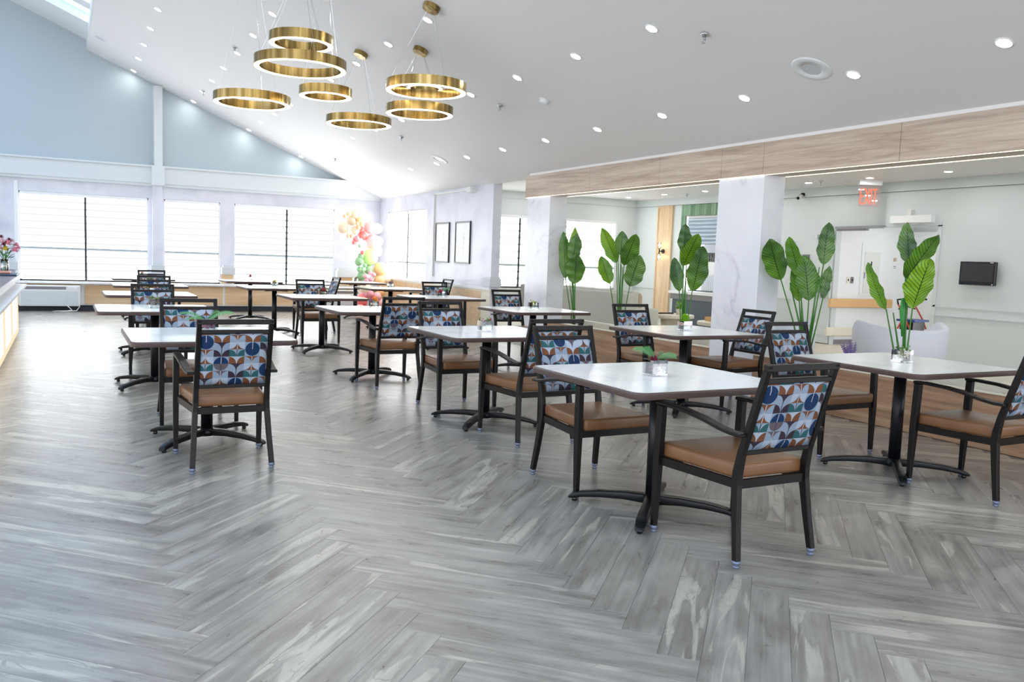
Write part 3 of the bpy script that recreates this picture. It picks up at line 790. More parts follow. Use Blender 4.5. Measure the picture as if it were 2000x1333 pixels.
def vase(x, y, lb, blooms, ferns=(), sprigs=0, s=.098, h=.085, pinkwater=None, z=TZ):
    r = thing('flower_vase', lb, 'vase', (x, y, z + .0008), 0, 'square glass flower vases on the dining tables')
    t_ = .006
    mb = MB().prism([(-s / 2, -s / 2), (s / 2, -s / 2), (s / 2, s / 2), (-s / 2, s / 2)], 'z', 0, .010)
    for a, b, c, d in ((-s / 2, s / 2, -s / 2, -s / 2 + t_), (-s / 2, s / 2, s / 2 - t_, s / 2), (-s / 2, -s / 2 + t_, -s / 2 + t_, s / 2 - t_), (s / 2 - t_, s / 2, -s / 2 + t_, s / 2 - t_)):
        mb.box(a, b, c, d, .010, h)
    mb.build('glass_cube', M['glass'], r)
    MB().box(-s / 2 + t_ + .001, s / 2 - t_ - .001, -s / 2 + t_ + .001, s / 2 - t_ - .001, .011, h * .6).build('water', M['glass'], r)
    mb = MB()
    for k in range(7):
        a = random.uniform(0, 6.28); mb.tube([(math.cos(a) * .028, math.sin(a) * .028, .013), (-math.cos(a) * .012, -math.sin(a) * .012, h)], .0016, 5)
    mb.build('stems', M['stem'], r)
    for (bx, by, bz, br, c) in blooms:
        mb = MB(); petal_ball(mb, (bx, by, bz), br); mb.build('bloom', M['fl_' + c], r)
    if ferns:
        for d, L in ferns:
            mb = MB(); fern(mb, (0, 0, h - .005), d, L * 1.15, .35); mb.build('fern_frond', M['fern'], r)
    if sprigs:
        mb = MB()
        for k in range(sprigs):
            a = random.uniform(0, 6.28); e = random.uniform(.3, 1.2); d = Vector((math.cos(a), math.sin(a), e)).normalized(); L = random.uniform(.04, .085); b0 = Vector((0, 0, h * .7))
            mb.tube([b0, b0 + d * L], .0011, 4)
            for q in range(5):
                leaflet(mb, b0 + d * L * (.35 + .15 * q), (math.cos(a + q * 2.2), math.sin(a + q * 2.2), .5), .026, .008)
        mb.build('sprig', M['leafy'], r)
    if pinkwater:
        mb = MB()
        for k in range(7):
            mb.ball((random.uniform(-.03, .03), random.uniform(-.03, .03), random.uniform(.02, .06)), .014, 1, (1, 1, .6))
        mb.build('petals', M['fl_' + pinkwater], r)
    return r
V = TP
vase(2.83, 3.66, 'square glass vase with maroon bloom and fern fronds on the foreground table', [(-.012, -.01, .072, .034, 'maroon'), (.03, .01, .055, .024, 'pink'), (-.03, -.02, .04, .02, 'pink')], [((-.85, .2, .75), .16), ((-.45, .3, .8), .11), ((.95, -.1, .45), .13), ((.8, .3, .6), .09)], 4, pinkwater='pink')
vase(*V['N6'], 'square glass vase with a cream rose on the right hand table', [(-.02, -.02, .055, .038, 'cream'), (.025, .01, .05, .02, 'lemon')], [], 12)
vase(*V['N5'], 'square glass vase with lime pompom and pink petals', [(.03, -.02, .06, .03, 'pink'), (-.03, .0, .06, .026, 'pink'), (.0, .02, .05, .022, 'pink')], [], 3)
vase(3.06, 6.25, 'square glass vase of pale pink blossoms and green sprigs', [(-.015, -.01, .07, .03, 'palepink'), (.025, .01, .065, .024, 'pink'), (.05, .0, .095, .012, 'magenta'), (-.03, .02, .05, .02, 'palepink')], [], 16)
vase(*V['N4'], 'square glass vase with a yellow rose before the rear pillar', [(0, -.01, .07, .036, 'lemon')], [], 8)
vase(*V['N3'], 'square glass vase with a magenta rose and a trailing sprig', [(-.01, -.01, .08, .038, 'magenta')], [((.9, .1, .55), .16)], 6)
vase(*V['N2'], 'square glass vase with a mauve bloom before the corner window', [(0, 0, .09, .034, 'mauve')], [], 5)
vase(*V['N1'], 'square glass vase with coral and green flowers near the balloons', [(.02, 0, .085, .03, 'red'), (-.03, 0, .08, .022, 'cream')], [], 9)
vase(*V['M4'], 'square glass vase of orange and purple flowers, partly behind a chair', [(.02, 0, .10, .036, 'orange'), (-.02, -.01, .085, .03, 'mauve')], [], 6)
vase(*V['M3'], 'square glass vase with a bright magenta flower in the middle row', [(.02, 0, .085, .034, 'magenta'), (-.02, .01, .07, .022, 'red')], [], 10)
vase(*V['M2'], 'square glass vase with a yellow flower in the middle row', [(0, 0, .085, .042, 'yellow')], [], 8)
vase(*V['M1'], 'square glass vase with a small red flower, far middle table', [(0, 0, .09, .034, 'red')], [], 6)
vase(*V['T1'], 'square glass vase with hot pink flower and fern, behind the front left chair', [(-.01, -.01, .06, .04, 'magenta'), (.03, .01, .05, .026, 'pink')], [((-.95, .1, .7), .2), ((.95, .1, .7), .2), ((-.8, -.3, .45), .15), ((.7, .4, .9), .14)], 5)
vase(*V['T2'], 'square glass vase of pale pink blossom with light green sprigs', [(-.015, -.02, .065, .034, 'palepink'), (.025, 0, .06, .03, 'palepink'), (0, .02, .05, .024, 'cream')], [], 18)
vase(*V['T3'], 'square glass vase with yellow and orange flowers, left row', [(-.02, 0, .085, .034, 'yellow'), (.03, 0, .08, .026, 'orange')], [], 6)
vase(*V['T4'], 'square glass vase of plain green sprigs, left row', [(0, 0, .06, .02, 'cream')], [], 16)
vase(*V['T5'], 'square glass vase with a red bloom on the farthest left table', [(-.01, 0, .09, .032, 'red')], [], 6)
# lime pompom
mb = MB(); petal_ball(mb, (0, 0, .105), .048, 60, .28)
pp = [o for o in COL.objects if o.get('label') == 'square glass vase with lime pompom and pink petals'][0]
mb.build('pompom', M['lime'], pp)

# ------------------------------------------------------------ pendant rings
def ring(x, y, z, d, h, lb, cx=None, cy=None, wdt=.062, can=True):
    R_ = d / 2
    r = thing('ring_pendant_light', lb, 'pendant light', (x, y, z), 0, 'brass ring pendant lights')
    mb = MB(); prof = [(R_, .004), (R_, h), (R_ - wdt, h), (R_ - wdt, .004), (R_ - wdt + .006, .004), (R_ - wdt + .006, h - .01), (R_ - .006, h - .01), (R_ - .006, .004)]
    smooth_by_angle(MB().lathe(prof, 72, closed=True).build('ring_body', M['brass'], r))
    MB().lathe([(R_ - .006, 0), (R_ - .006, .006), (R_ - wdt + .006, .006), (R_ - wdt + .006, 0)], 72, closed=True).build('diffuser', M['ringlight'], r)
    cx = x if cx is None else cx; cy = y if cy is None else cy; top = cz(cx)
    if can:
      can = MB().lathe([(.085, -.055), (.09, -.05), (.09, .0), (.085, .0)], 28)
      can.xf(Matrix.Translation((cx - x, cy - y, top - z)) @ Matrix.Rotation(tilt, 4, 'Y'))
      smooth_by_angle(can.build('canopy', M['brass'], r))
    for k in range(3):
        a = 2 * PI * k / 3 + .6
        MB().tube([((R_ - wdt / 2) * math.cos(a), (R_ - wdt / 2) * math.sin(a), h), (cx - x + .05 * math.cos(a), cy - y + .05 * math.sin(a), top - z - .05)], .0015, 5).build('wire', M['chrome'], r)
ring(2.28, 9.42, 3.32, .98, .105, 'widest brass ring pendant of the group, upper left')
ring(2.31, 9.52, 3.60, .69, .105, 'highest brass ring pendant, just above the widest one')
ring(2.59, 9.53, 3.08, .58, .10, 'small brass ring pendant in the middle of the group')
ring(1.91, 10.15, 3.01, .85, .10, 'leftmost brass ring pendant')
ring(3.36, 10.75, 3.00, .83, .095, 'lowest brass ring pendant near the middle of the ceiling', 3.411, 10.858)
ring(3.57, 8.98, 3.17, .89, .105, 'upper brass ring pendant of the right hand pair', 3.397, 8.44)
ring(3.76, 9.65, 3.03, .80, .10, 'lower brass ring pendant of the right hand pair')
ring(3.66, 9.25, 3.26, .42, .06, 'smallest brass ring pendant, seen inside the right hand upper ring', 3.764, 9.653, .045, False)

# ------------------------------------------------------------ ceiling devices
def sprinkler(x, y, z, flat, lb):
    r = thing('sprinkler_head', lb, 'sprinkler', (x, y, z), 0, 'chrome sprinkler heads'); r.rotation_euler = (0, 0 if flat else tilt * .35, 0)
    MB().lathe([(.010, -.035), (.036, -.012), (.040, .0), (.034, .002)], 18).build('escutcheon', M['chrome'], r, True)
    mb = MB().lathe([(.008, -.055), (.010, -.035)], 10); mb.tube([(.012, 0, -.04), (.016, 0, -.06), (0, 0, -.078)], .003, 6).tube([(-.012, 0, -.04), (-.016, 0, -.06), (0, 0, -.078)], .003, 6)
    mb.build('frame', M['chrome'], r, True)
    MB().lathe([(.016, -.082), (.016, -.078)], 14).build('deflector', M['chrome'], r)
for x, y, lb in ((4.862, 5.845, 'chrome sprinkler head above the front tables, nearest the camera'), (4.928, 9.838, 'chrome sprinkler head right of the brass rings'), (4.939, 13.445, 'chrome sprinkler head beyond the brass rings'), (2.305, 13.622, 'chrome sprinkler head left of the brass rings'), (2.392, 17.534, 'chrome sprinkler head near the far slope at the left'), (4.966, 17.446, 'farthest small chrome sprinkler head near the window wall')):
    sprinkler(x, y, cz(x), False, lb)
sprinkler(11.55, 10.6, 2.90, True, 'sprinkler head on the flat lounge ceiling left of the exit sign')
sprinkler(11.9, 14.6, 2.90, True, 'sprinkler head on the lounge ceiling beyond the plants')
def speaker(x, y, lb, R_=.17, mat_=None):
    r = thing('ceiling_speaker', lb, 'speaker', (x, y, cz(x) - .001), 0); r.rotation_euler = (0, tilt, 0)
    MB().lathe([(R_ * .5, -.010), (R_ * .95, -.008), (R_, -.003), (R_, 0), (R_ * .5, 0)], 40, closed=True).build('flange', mat_ or M['white'], r, True)
    MB().lathe([(R_ * .5, -.008), (R_ * .5, 0)], 32).build('grille', M['shadegrey'] if not mat_ else mat_, r)
speaker(5.568, 5.298, 'round white ceiling speaker with a grey grille, right of centre')
speaker(5.66, 13.55, 'round white ceiling speaker above the right hand far tables', .16, M['white'])
speaker(.60, 17.6, 'round grey ceiling speaker beside the skylight', .17)
r = thing('smoke_detector', 'small white smoke detector on the sloped ceiling', 'smoke detector', (5.064, 8.944, cz(5.064) - .001)); r.rotation_euler = (0, tilt, 0)
MB().lathe([(.03, -.04), (.045, -.035), (.055, -.015), (.06, 0)], 24).build('housing', M['white'], r, True)
MB().lathe([(.062, -.008), (.066, -.006), (.066, 0)], 24).build('base_ring', M['white'], r, True)

# ------------------------------------------------------------ pictures
for y0, y1, lb in ((15.03, 15.70, 'tall black framed print, left of the pair'), (14.07, 14.74, 'tall black framed print, right of the pair')):
    r = thing('framed_print', lb, 'picture', (XW, (y0 + y1) / 2, 1.63), 0, 'tall black framed prints'); hy = (y1 - y0) / 2; hz = .39
    for nm, a in (('frame_stile', (-.028, -.001, -hy, -hy + .025, -hz, hz)), ('frame_stile', (-.028, -.001, hy - .025, hy, -hz, hz)), ('frame_rail', (-.028, -.001, -hy + .025, hy - .025, hz - .025, hz)), ('frame_rail', (-.028, -.001, -hy + .025, hy - .025, -hz, -hz + .025))):
        MB().box(*a).build(nm, M['tvblack'], r)
    MB().box(-.014, -.002, -hy + .025, hy - .025, -hz + .025, hz - .025).build('paper', M['white'], r)
    mb = MB()
    for k in range(5): mb.box(-.0150, -.0142, -.07 + random.uniform(-.02, .02), -.045 + random.uniform(0, .02), -.22 + k * .09, -.16 + k * .09)
    mb.build('faint_drawing', M['shadegrey'], r)

# ------------------------------------------------------------ banana-leaf plants
def leaf_mesh(A, B_, wd, bend, fold, jx, mt, parent, curl=0):
    """A base, B tip in world; the blade widens a third of the way up, waves at its edge and folds along the midrib"""
    A = Vector(A); B_ = Vector(B_); ax = B_ - A; L = ax.length; t_ = ax / L
    wv = Vector((.884, -.466, 0)); wv = (wv - t_ * wv.dot(t_)).normalized(); nv = t_.cross(wv)
    bm = bmesh.new(); uvl = bm.loops.layers.uv.new('UVMap'); n = 22; G = []
    ph = random.uniform(0, 6)
    for i in range(n + 1):
        s = i / n
        q_ = abs(2 * s - .86) / (1.14 if s > .43 else .86); prof = max(0, 1 - q_ ** 2.1) ** .72
        c = A + ax * s + nv * (bend * math.sin(PI * s) * L) + nv * (curl * s ** 3 * L)
        row = []
        for j in range(-3, 4):
            v = j / 3; ww = wd * .54 * prof * (1 + .07 * math.sin(s * 13 + ph + j) * abs(v))
            p = c + wv * v * ww + nv * (fold * abs(v) ** 1.3 * ww + .010 * math.sin(s * 24 + ph + v) * abs(v))
            row.append((bm.verts.new(p), s, v))
        G.append(row)
    for i in range(n):
        for j in range(6):
            q = [G[i][j], G[i + 1][j], G[i + 1][j + 1], G[i][j + 1]]
            f = bm.faces.new([k[0] for k in q]); f.smooth = True
            for l, k in zip(f.loops, q): l[uvl].uv = (k[1] * L / .55, k[2])
    me = bpy.data.meshes.new('leaf'); bm.to_mesh(me); bm.free(); me.materials.append(mt)
    o = bpy.data.objects.new('leaf', me); COL.objects.link(o)
    o.parent = parent; o.matrix_parent_inverse = Matrix.Translation(-parent.location)
    return o
PLANTS = {
 'P1': (10.50, [(10.75, 1.09, 10.83, 1.80, .17), (10.66, 1.35, 10.68, 1.86, .14), (10.6, 1.35, 10.5, 1.76, .2), (10.44, 1.03, 10.36, 1.46, .27), (10.7, 1.08, 10.77, 1.34, .15)], 'narrow banana-leaf plant right of the rear marble pillar'),
 'P2': (9.35, [(9.45, 1.36, 9.8, 1.85, .19), (9.45, 1.46, 9.48, 1.79, .18), (9.3, 1.33, 9.05, 1.75, .23), (9.54, 1.07, 9.73, 1.44, .19), (9.24, 1.05, 9.09, 1.47, .26)], 'banana-leaf plant before the lounge window, second from the left'),
 'P3': (8.02, [(8.1, 1.04, 8.21, 1.45, .16), (7.94, 1.05, 7.83, 1.6, .24), (8.08, 1.35, 7.82, 1.74, .21), (8.02, 1.5, 7.97, 1.85, .15), (8.1, 1.55, 8.1, 1.74, .1)], 'tall tight banana-leaf plant just left of the front marble pillar'),
 'P4': (6.10, [(6.40, 1.24, 6.34, 1.66, .23), (6.27, 1.28, 6.48, 1.7, .17), (5.94, 1.41, 5.9, 1.83, .17), (6.05, 1.05, 6.11, 1.5, .23), (6.28, 1.03, 6.39, 1.42, .15), (5.98, 1.08, 5.96, 1.41, .11)], 'spreading banana-leaf plant right of the front marble pillar'),
 'P5': (4.96, [(5.17, 1.02, 5.39, 1.45, .12), (5.02, 1.44, 5.1, 1.81, .16), (5.01, 1.31, 4.72, 1.71, .19), (4.88, 1.05, 4.71, 1.49, .24)], 'rightmost banana-leaf plant, with a curled bright green young leaf')}
for pk, (yb, leaves, lb) in PLANTS.items():
    r = thing('banana_leaf_plant', lb, 'plant', (6.6, yb, .405), 0, 'tall banana-leaf plants in the planter kerb')
    inv = Matrix.Translation((-6.6, -yb, -.405))
    for i, (y0, z0, y1, z1, wd) in enumerate(leaves):
        jx = (-.05, .06, -.02, -.10, .09, .1)[i]
        x0 = 6.6 + jx * .6; x1 = 6.6 + jx
        if pk == 'P4' and i == 0: x0, x1 = 6.50, 6.24
        lf = leaf_mesh((x0, y0, z0), (x1, y1, z1), wd * .95, random.uniform(-.04, .05), random.choice((-.25, .18, .28)), jx, LEAFM[(i + len(pk) + int(pk[1])) % 3], r, random.uniform(-.05, .05))
        st = MB().tube([(6.6 + jx * .1, yb + (y0 - yb) * .12, .406), (6.6 + jx * .35, yb + (y0 - yb) * .55, .37 + (z0 - .37) * .5), (x0, y0, z0 + .01)], [.010, .008, .0055], 7)
        st.xf(inv); st.build('stem', M['stem'], r, True)
    for k in range(3):
        y0, z0 = leaves[k][0], leaves[k][1]; a = random.uniform(-.02, .02)
        mb = MB().tube([(6.6 + a, yb + a, .406), (6.6 + a, yb + (y0 - yb) * .35 + a, .37 + (z0 - .37) * .5), (6.6 + a * 2, yb + (y0 - yb) * .8, z0 - .02)], [.013, .010, .005], 7)
        mb.xf(inv); mb.build('stem', M['stem'], r, True)
    if pk == 'P5':
        mb = MB().tube([(6.55, 4.97, .80), (6.55, 4.975, .92), (6.55, 4.985, 1.03), (6.55, 4.99, 1.14)], [.006, .016, .026, .012], 8); mb.xf(inv)
        mb.build('young_leaf', M['spathe'], r, True, label='curled bright green young leaf')
# lavender pot on the planter
r = thing('lavender_pot', 'small dark pot of purple lavender on the planter behind the right table', 'plant', (6.60, 5.56, .41))
MB().lathe([(.035, 0), (.05, .05), (.055, .10), (.05, .10), (.045, .09)], 18).build('pot', M['tvblack'], r, True)
mb = MB(); mb2 = MB()
for k in range(70):
    a = random.uniform(0, 6.28); e = random.uniform(0, .6); d = Vector((math.cos(a) * e, math.sin(a) * e, 1)).normalized(); L = random.uniform(.10, .21)
    mb.tube([(0, 0, .085), Vector((0, 0, .085)) + d * L], .0014, 4)
    for q in range(4): mb2.ball(Vector((0, 0, .085)) + d * (L * (.62 + .13 * q)), .0085 - q * .001, 1, (1, 1, 1.2))
mb.build('stems', M['stone'], r); mb2.build('blooms', M['lav'], r)

# ------------------------------------------------------------ balloons
BAL = [(5.37, 18.2, 1.91, 0.126, 'cream'), (5.56, 18.2, 2.08, 0.115, 'cream'), (5.42, 17.97, 2.2, 0.042, 'tan'), (5.34, 17.97, 2.15, 0.043, 'tan'), (5.6, 18.1, 2.22, 0.084, 'cream'), (5.62, 18.1, 1.86, 0.098, 'cream'), (5.65, 17.97, 1.92, 0.05, 'tan'), (5.62, 17.97, 2.0, 0.047, 'tan'), (5.75, 18.1, 2.0, 0.059, 'peach'), (5.43, 17.97, 1.79, 0.05, 'cream'), (5.42, 17.97, 1.72, 0.04, 'tan'), (5.5, 17.97, 1.73, 0.042, 'tan'), (5.76, 18.1, 1.89, 0.059, 'coral'), (5.98, 18.2, 1.94, 0.137, 'pink'), (6.18, 18.3, 1.93, 0.121, 'white'), (5.81, 18.2, 1.75, 0.102, 'coral'), (5.63, 18.1, 1.66, 0.059, 'coral'), (5.55, 17.97, 1.59, 0.042, 'coral'), (6.05, 18.2, 1.63, 0.163, 'pink'), (5.74, 18.1, 1.63, 0.064, 'white'), (5.82, 18.1, 1.57, 0.064, 'white'), (5.81, 18.1, 1.47, 0.064, 'white'), (5.72, 18.1, 1.43, 0.054, 'white'), (5.67, 18.1, 1.55, 0.061, 'white'), (5.69, 17.97, 1.52, 0.037, 'green'), (5.75, 17.97, 1.38, 0.047, 'coral'), (6.0, 18.2, 1.28, 0.18, 'lime'), (5.76, 18.1, 1.3, 0.068, 'green'), (5.71, 18.1, 1.18, 0.093, 'green'), (5.74, 17.97, 1.18, 0.047, 'lgreen'), (5.81, 17.97, 1.1, 0.047, 'green'), (5.82, 18.1, 1.01, 0.061, 'lgreen'), (5.73, 18.1, 1.01, 0.059, 'green'), (5.97, 18.2, 1.01, 0.103, 'green'), (5.8, 18.2, 0.86, 0.103, 'green'), (6.26, 18.2, 1.02, 0.164, 'peach'), (6.25, 18.2, 0.79, 0.13, 'peach'), (5.89, 17.97, 0.86, 0.047, 'white'), (5.94, 17.97, 0.94, 0.047, 'rose'), (6.02, 17.97, 0.9, 0.048, 'rose'), (5.83, 17.97, 0.87, 0.047, 'rose'), (5.96, 17.97, 0.79, 0.048, 'rose'), (5.86, 17.97, 0.77, 0.047, 'rose'), (6.38, 18.2, 0.82, 0.122, 'cream'), (5.91, 18.2, 0.57, 0.129, 'cream'), (5.9, 18.2, 0.46, 0.103, 'rose'), (6.0, 18.1, 0.47, 0.077, 'rose'), (6.15, 18.1, 0.42, 0.095, 'pink'), (5.83, 18.2, 0.33, 0.129, 'coral'), (6.0, 18.2, 0.26, 0.121, 'pink'), (6.29, 18.2, 0.52, 0.104, 'peach'), (6.1, 18.1, 0.35, 0.086, 'coral'), (6.21, 18.3, 1.64, 0.121, 'white'), (6.19, 18.3, 1.43, 0.121, 'white'), (5.71, 18.1, 2.09, 0.067, 'peach'), (5.62, 17.97, 1.7, 0.05, 'rose'), (6.0, 18.2, .13, .13, 'coral'), (6.25, 18.15, .26, .11, 'pink'), (5.78, 18.1, .12, .115, 'pink')]
r = thing('balloon_garland', 'curving garland of cream, coral, pink, green and peach balloons in the far corner', 'balloons', (6.05, 18.2, 0))
for x, y, z, rad, c in BAL:
    mb = MB(); bmesh.ops.create_uvsphere(mb.bm, u_segments=20, v_segments=12, radius=rad)
    for v in mb.bm.verts:
        if v.co.z < 0: v.co.x *= 1 - .12 * (v.co.z / rad) ** 2; v.co.y *= 1 - .12 * (v.co.z / rad) ** 2; v.co.z *= 1.12
    mb.bm.verts.ensure_lookup_table()
    mb.lathe([(.006, -rad * 1.16), (.002, -rad * 1.10)], 6)
    mb.xf(Matrix.Translation((x - 6.05, y - 18.2, z)) @ Matrix.Rotation(random.uniform(-1.2, 1.2), 4, 'Y') @ Matrix.Rotation(random.uniform(-.8, .8), 4, 'X'))
    mb.build('balloon', M['bal_' + c], r, True)
# backbone that carries the balloons
mb = MB().tube([(-.05, 0, .1), (-.1, 0, .5), (.1, 0, .9), (-.1, 0, 1.2), (-.1, 0, 1.6), (-.2, 0, 1.9), (-.45, 0, 2.05)], .02, 8); mb.build('garland_frame', M['bal_cream'], r, True)

# ------------------------------------------------------------ wall air conditioners
def aircon(x0, x1, lb):
    r = thing('wall_air_conditioner', lb, 'air conditioner', ((x0 + x1) / 2, YW - .23, .10), 0, 'white air conditioners under the windows')
    hw = (x1 - x0) / 2
    mb = MB().box(-hw, hw, -.11, .11, 0, .41); mb.bevel(.015, 2); mb.build('body', M['offwhite'], r)
    MB().box(-hw + .04, hw - .04, -.116, -.11, .03, .30).build('front_grille', M['shadegrey'], r)
    for k in range(9): MB().box(-hw + .05, hw - .28, -.120, -.116, .045 + k * .028, .053 + k * .028).build('louvre', M['offwhite'], r)
    MB().box(-hw + .07, hw - .25, -.112, -.02, .33, .385).build('outlet_slot', M['stone'], r)
    MB().box(hw - .21, hw - .05, -.113, -.03, .36, .40).build('control_lid', M['white'], r)
aircon(-.81, .25, 'white air conditioner under the left window')
aircon(5.15, 6.2, 'white air conditioner low behind the tables near the balloons')
mb = MB().tube([(.02, 18.85, .11), (.10, 18.8, .03), (.0, 18.78, .012), (-.25, 18.76, .012), (-.05, 18.72, .012), (.18, 18.75, .02), (.24, 18.9, .10)], .009, 6)
tag(mb.build('power_cord', M['white'], smooth=True), 'white cord lying on the floor under the left air conditioner', 'cord')

# ------------------------------------------------------------ counter at the left with bouquet
r = thing('service_counter', 'service counter with glowing front panels at the left edge', 'counter', (-.62, 13.95, 0))
MB().box(-.9, -.02, -9, 0, .0, .86).build('body', M['white'], r)
MB().box(-.92, .06, -9.02, .03, .86, .90).build('worktop', M['stone'], r)
MB().box(.0, .065, -9.02, .035, .855, .895).build('worktop_edge', M['white'], r)
MB().box(-.02, .12, -9.0, .02, .715, .745).build('tray_rail', M['white'], r)
for k in range(6):
    y1 = -.05 - k * 1.5; y0 = y1 - 1.4
    p = MB().box(-.02, -.005, y0, y1, .10, .70).build('front_panel', M['panelglow'], r)
    for a in ((-.02, .012, y0 - .04, y0, .06, .72), (-.02, .012, y1, y1 + .04, .06, .72), (-.02, .012, y0, y1, .06, .10)):
        MB().box(*a).build('panel_frame', M['panelwarm'], p)
r = thing('bouquet_vase', 'round glass vase with pink, red and yellow bouquet on the counter', 'vase', (-.74, 13.45, .902))
MB().lathe([(.045, .0), (.05, .01), (.052, .1), (.05, .20), (.048, .20), (.049, .1), (.046, .012)], 24).build('glass_vase', M['glass'], r, True)
mb = MB()
for k in range(16):
    a = k * .8; mb.tube([(.03 * math.cos(a), .03 * math.sin(a), .01), (.02 * math.cos(a + 2), .02 * math.sin(a + 2), .2), (.09 * math.cos(a + 2), .09 * math.sin(a + 2), .32)], .003, 5)
for k in range(60):
    a = random.uniform(0, 6.28); leaflet(mb, (.07 * math.cos(a), .07 * math.sin(a), random.uniform(.2, .42)), (math.cos(a), math.sin(a), random.uniform(-.2, .8)), .09, .016)
mb.build('greenery', M['leafy'], r)
for bx, by, bz, br, c in [(.02, -.08, .34, .045, 'yellow'), (.13, -.05, .33, .05, 'pink'), (.05, -.1, .42, .045, 'pink'), (-.06, -.1, .36, .045, 'pink'), (-.02, -.06, .44, .05, 'palepink'), (.06, -.02, .46, .035, 'maroon'), (-.03, 0, .50, .03, 'maroon'), (.0, -.12, .40, .03, 'maroon'), (.14, .02, .40, .035, 'pink'), (-.12, -.04, .42, .05, 'pink'), (.1, .0, .45, .03, 'palepink'), (-.1, -.06, .5, .035, 'red'), (.17, -.04, .36, .03, 'pink')]:
    mb = MB(); petal_ball(mb, (bx, by, bz), br); mb.build('bloom', M['fl_' + c], r)
mb = MB().box(-.12, .10, -.35, .35, 0, .022); mb.bevel(.008, 2)
o = mb.build('clutch_bag', M['clutch'], loc=(-.66, 12.95, .901)); tag(o, 'flat dark teal clutch on the counter top', 'bag')
mb = MB().box(-.06, .06, -.12, .12, 0, .03); mb.bevel(.01, 2)
o = mb.build('card_box', M['person'], loc=(-.70, 12.9, .925)); tag(o, 'small salmon pink box on the dark clutch', 'box')

# ------------------------------------------------------------ lounge things
# oak wall panel with sconce
r = thing('oak_wall_panel', 'tall light oak wall panel beside the green tiled niche', 'wall panel', (XR, 16.03, 0))
MB().box(-.03, 0, -.28, .28, .2, 2.73).build('board', M['oakz'], r)
for a in ((-.045, -.03, -.28, -.24, .2, 2.73), (-.045, -.03, .24, .28, .2, 2.73), (-.045, -.03, -.24, .24, 2.69, 2.73), (-.045, -.03, -.24, .24, .2, .24)):
    MB().box(*a).build('moulding', M['oakz'], r)
r = thing('wall_sconce', 'black two-bulb wall sconce glowing on the oak panel', 'sconce', (XR - .03, 16.03, 1.67))
mb = MB().lathe([(.05, 0), (.055, .01), (.055, .025), (.045, .03)], 20); mb.xf(Matrix.Rotation(-PI / 2, 4, 'Y')); mb.build('backplate', M['black'], r, True)
MB().tube([(-.03, 0, 0), (-.12, 0, 0)], .012, 8).tube([(-.12, 0, -.07), (-.12, 0, .07)], .016, 10).build('arm', M['black'], r, True)
for s in (-1, 1):
    MB().ball((-.12, 0, s * .13), .026, 2, (1, 1, 1.4)).build('bulb', M['bulb'], r, True)
    MB().lathe([(.035, -.07), (.035, .07)], 18, (-.12, 0, s * .135)).build('glass_shade', M['glass'], r, True)
# green tiled niche: tiles one by one
nw = struct('wall_tiled', MB().box(XR - .002, XR + .02, 15.30, 15.46, .9, 2.74).box(XR - .002, XR + .02, 12.9, 15.30, 2.47, 2.74), M['stone'])
y = 15.46
tm = bpy.data.meshes.new('tile'); mb = MB().box(-.012, 0, 0, .074, 0, .25); mb.bevel(.002, 1); mb.bm.to_mesh(tm); mb.bm.free(); tm.materials.append(M['tile'])
for k in range(24):
    o = bpy.data.objects.new('tile', tm); COL.objects.link(o); o.parent = nw; o.location = (XR - .003, 15.46 - .077 * (k + 1), 2.48)
for j in range(6):
    for k in range(2):
        o = bpy.data.objects.new('tile', tm); COL.objects.link(o); o.parent = nw; o.location = (XR - .003, 15.46 - .077 * (k + 1), 2.22 - .256 * j)
r = thing('roman_shade', 'grey-blue folded roman shade in the tiled niche', 'blind', (XR + .05, 14.45, 2.46), 0)
MB().box(-.02, .02, -.82, .82, -.03, .01).build('head_rail', M['offwhite'], r)
for k in range(7):
    z1 = -.03 - k * .085
    MB().prism([(-.01, z1), (-.055, z1 - .035), (-.06, z1 - .055), (-.01, z1 - .085), (.005, z1 - .05)], 'y', -.8, .8).build('fold', M['fold'], r)
r = thing('drinks_counter', 'dark slate fronted counter with grey top in the tiled niche', 'counter', (XR - .35, 14.3, 0))
MB().box(-.22, .9, -1.3, .62, .0, .62).build('cabinet_front', M['slate'], r)
MB().box(-.26, .9, -1.34, .66, .62, .74).build('stone_band', M['stone'], r)
MB().box(-.3, .9, -1.36, .68, .74, .80).build('worktop', M['white'], r)
MB().box(.2, .9, -1.3, .62, 1.17, 1.45).build('raised_unit', M['white'], r)
r = thing('glass_rack', 'row of clear upright glasses above the lounge counter', 'glasses', (XR - .05, 14.3, 1.452), 0)
for k in range(14):
    MB().lathe([(.022, 0), (.026, .004), (.03, .2), (.028, .2), (.02, .01)], 12, (0, -.5 + k * .075, 0)).build('glass', M['glass'], r, True)
    if k % 2 == 0: MB().tube([(.05, -.5 + k * .075, 0), (.05, -.5 + k * .075, .26)], .004, 6).build('divider_rod', M['chrome'], r)
r = thing('bottle_rack', 'row of chrome rods below the raised white unit', 'rack', (XR - .05, 14.3, .80))
MB().box(-.1, .1, -.9, .62, 0, .02).build('base', M['tvblack'], r)
for k in range(24): MB().tube([(0, -.85 + k * .06, .02), (0, -.85 + k * .06, .33)], .006, 6).build('rod', M['chrome'], r)
for k, (yy, c) in enumerate(((14.55, 'fl_orange'), (14.46, 'person'), (14.37, 'fl_orange'))):
    mb = MB().ball((0, 0, .036), .038, 2, (1, 1, .9)); o = mb.build('orange_fruit', M['person'], smooth=True, loc=(XR - .14, yy, 1.452)); tag(o, '%s tan fruit from the left on the white counter unit' % ordn[k], 'fruit', 'fruit on the lounge counter')
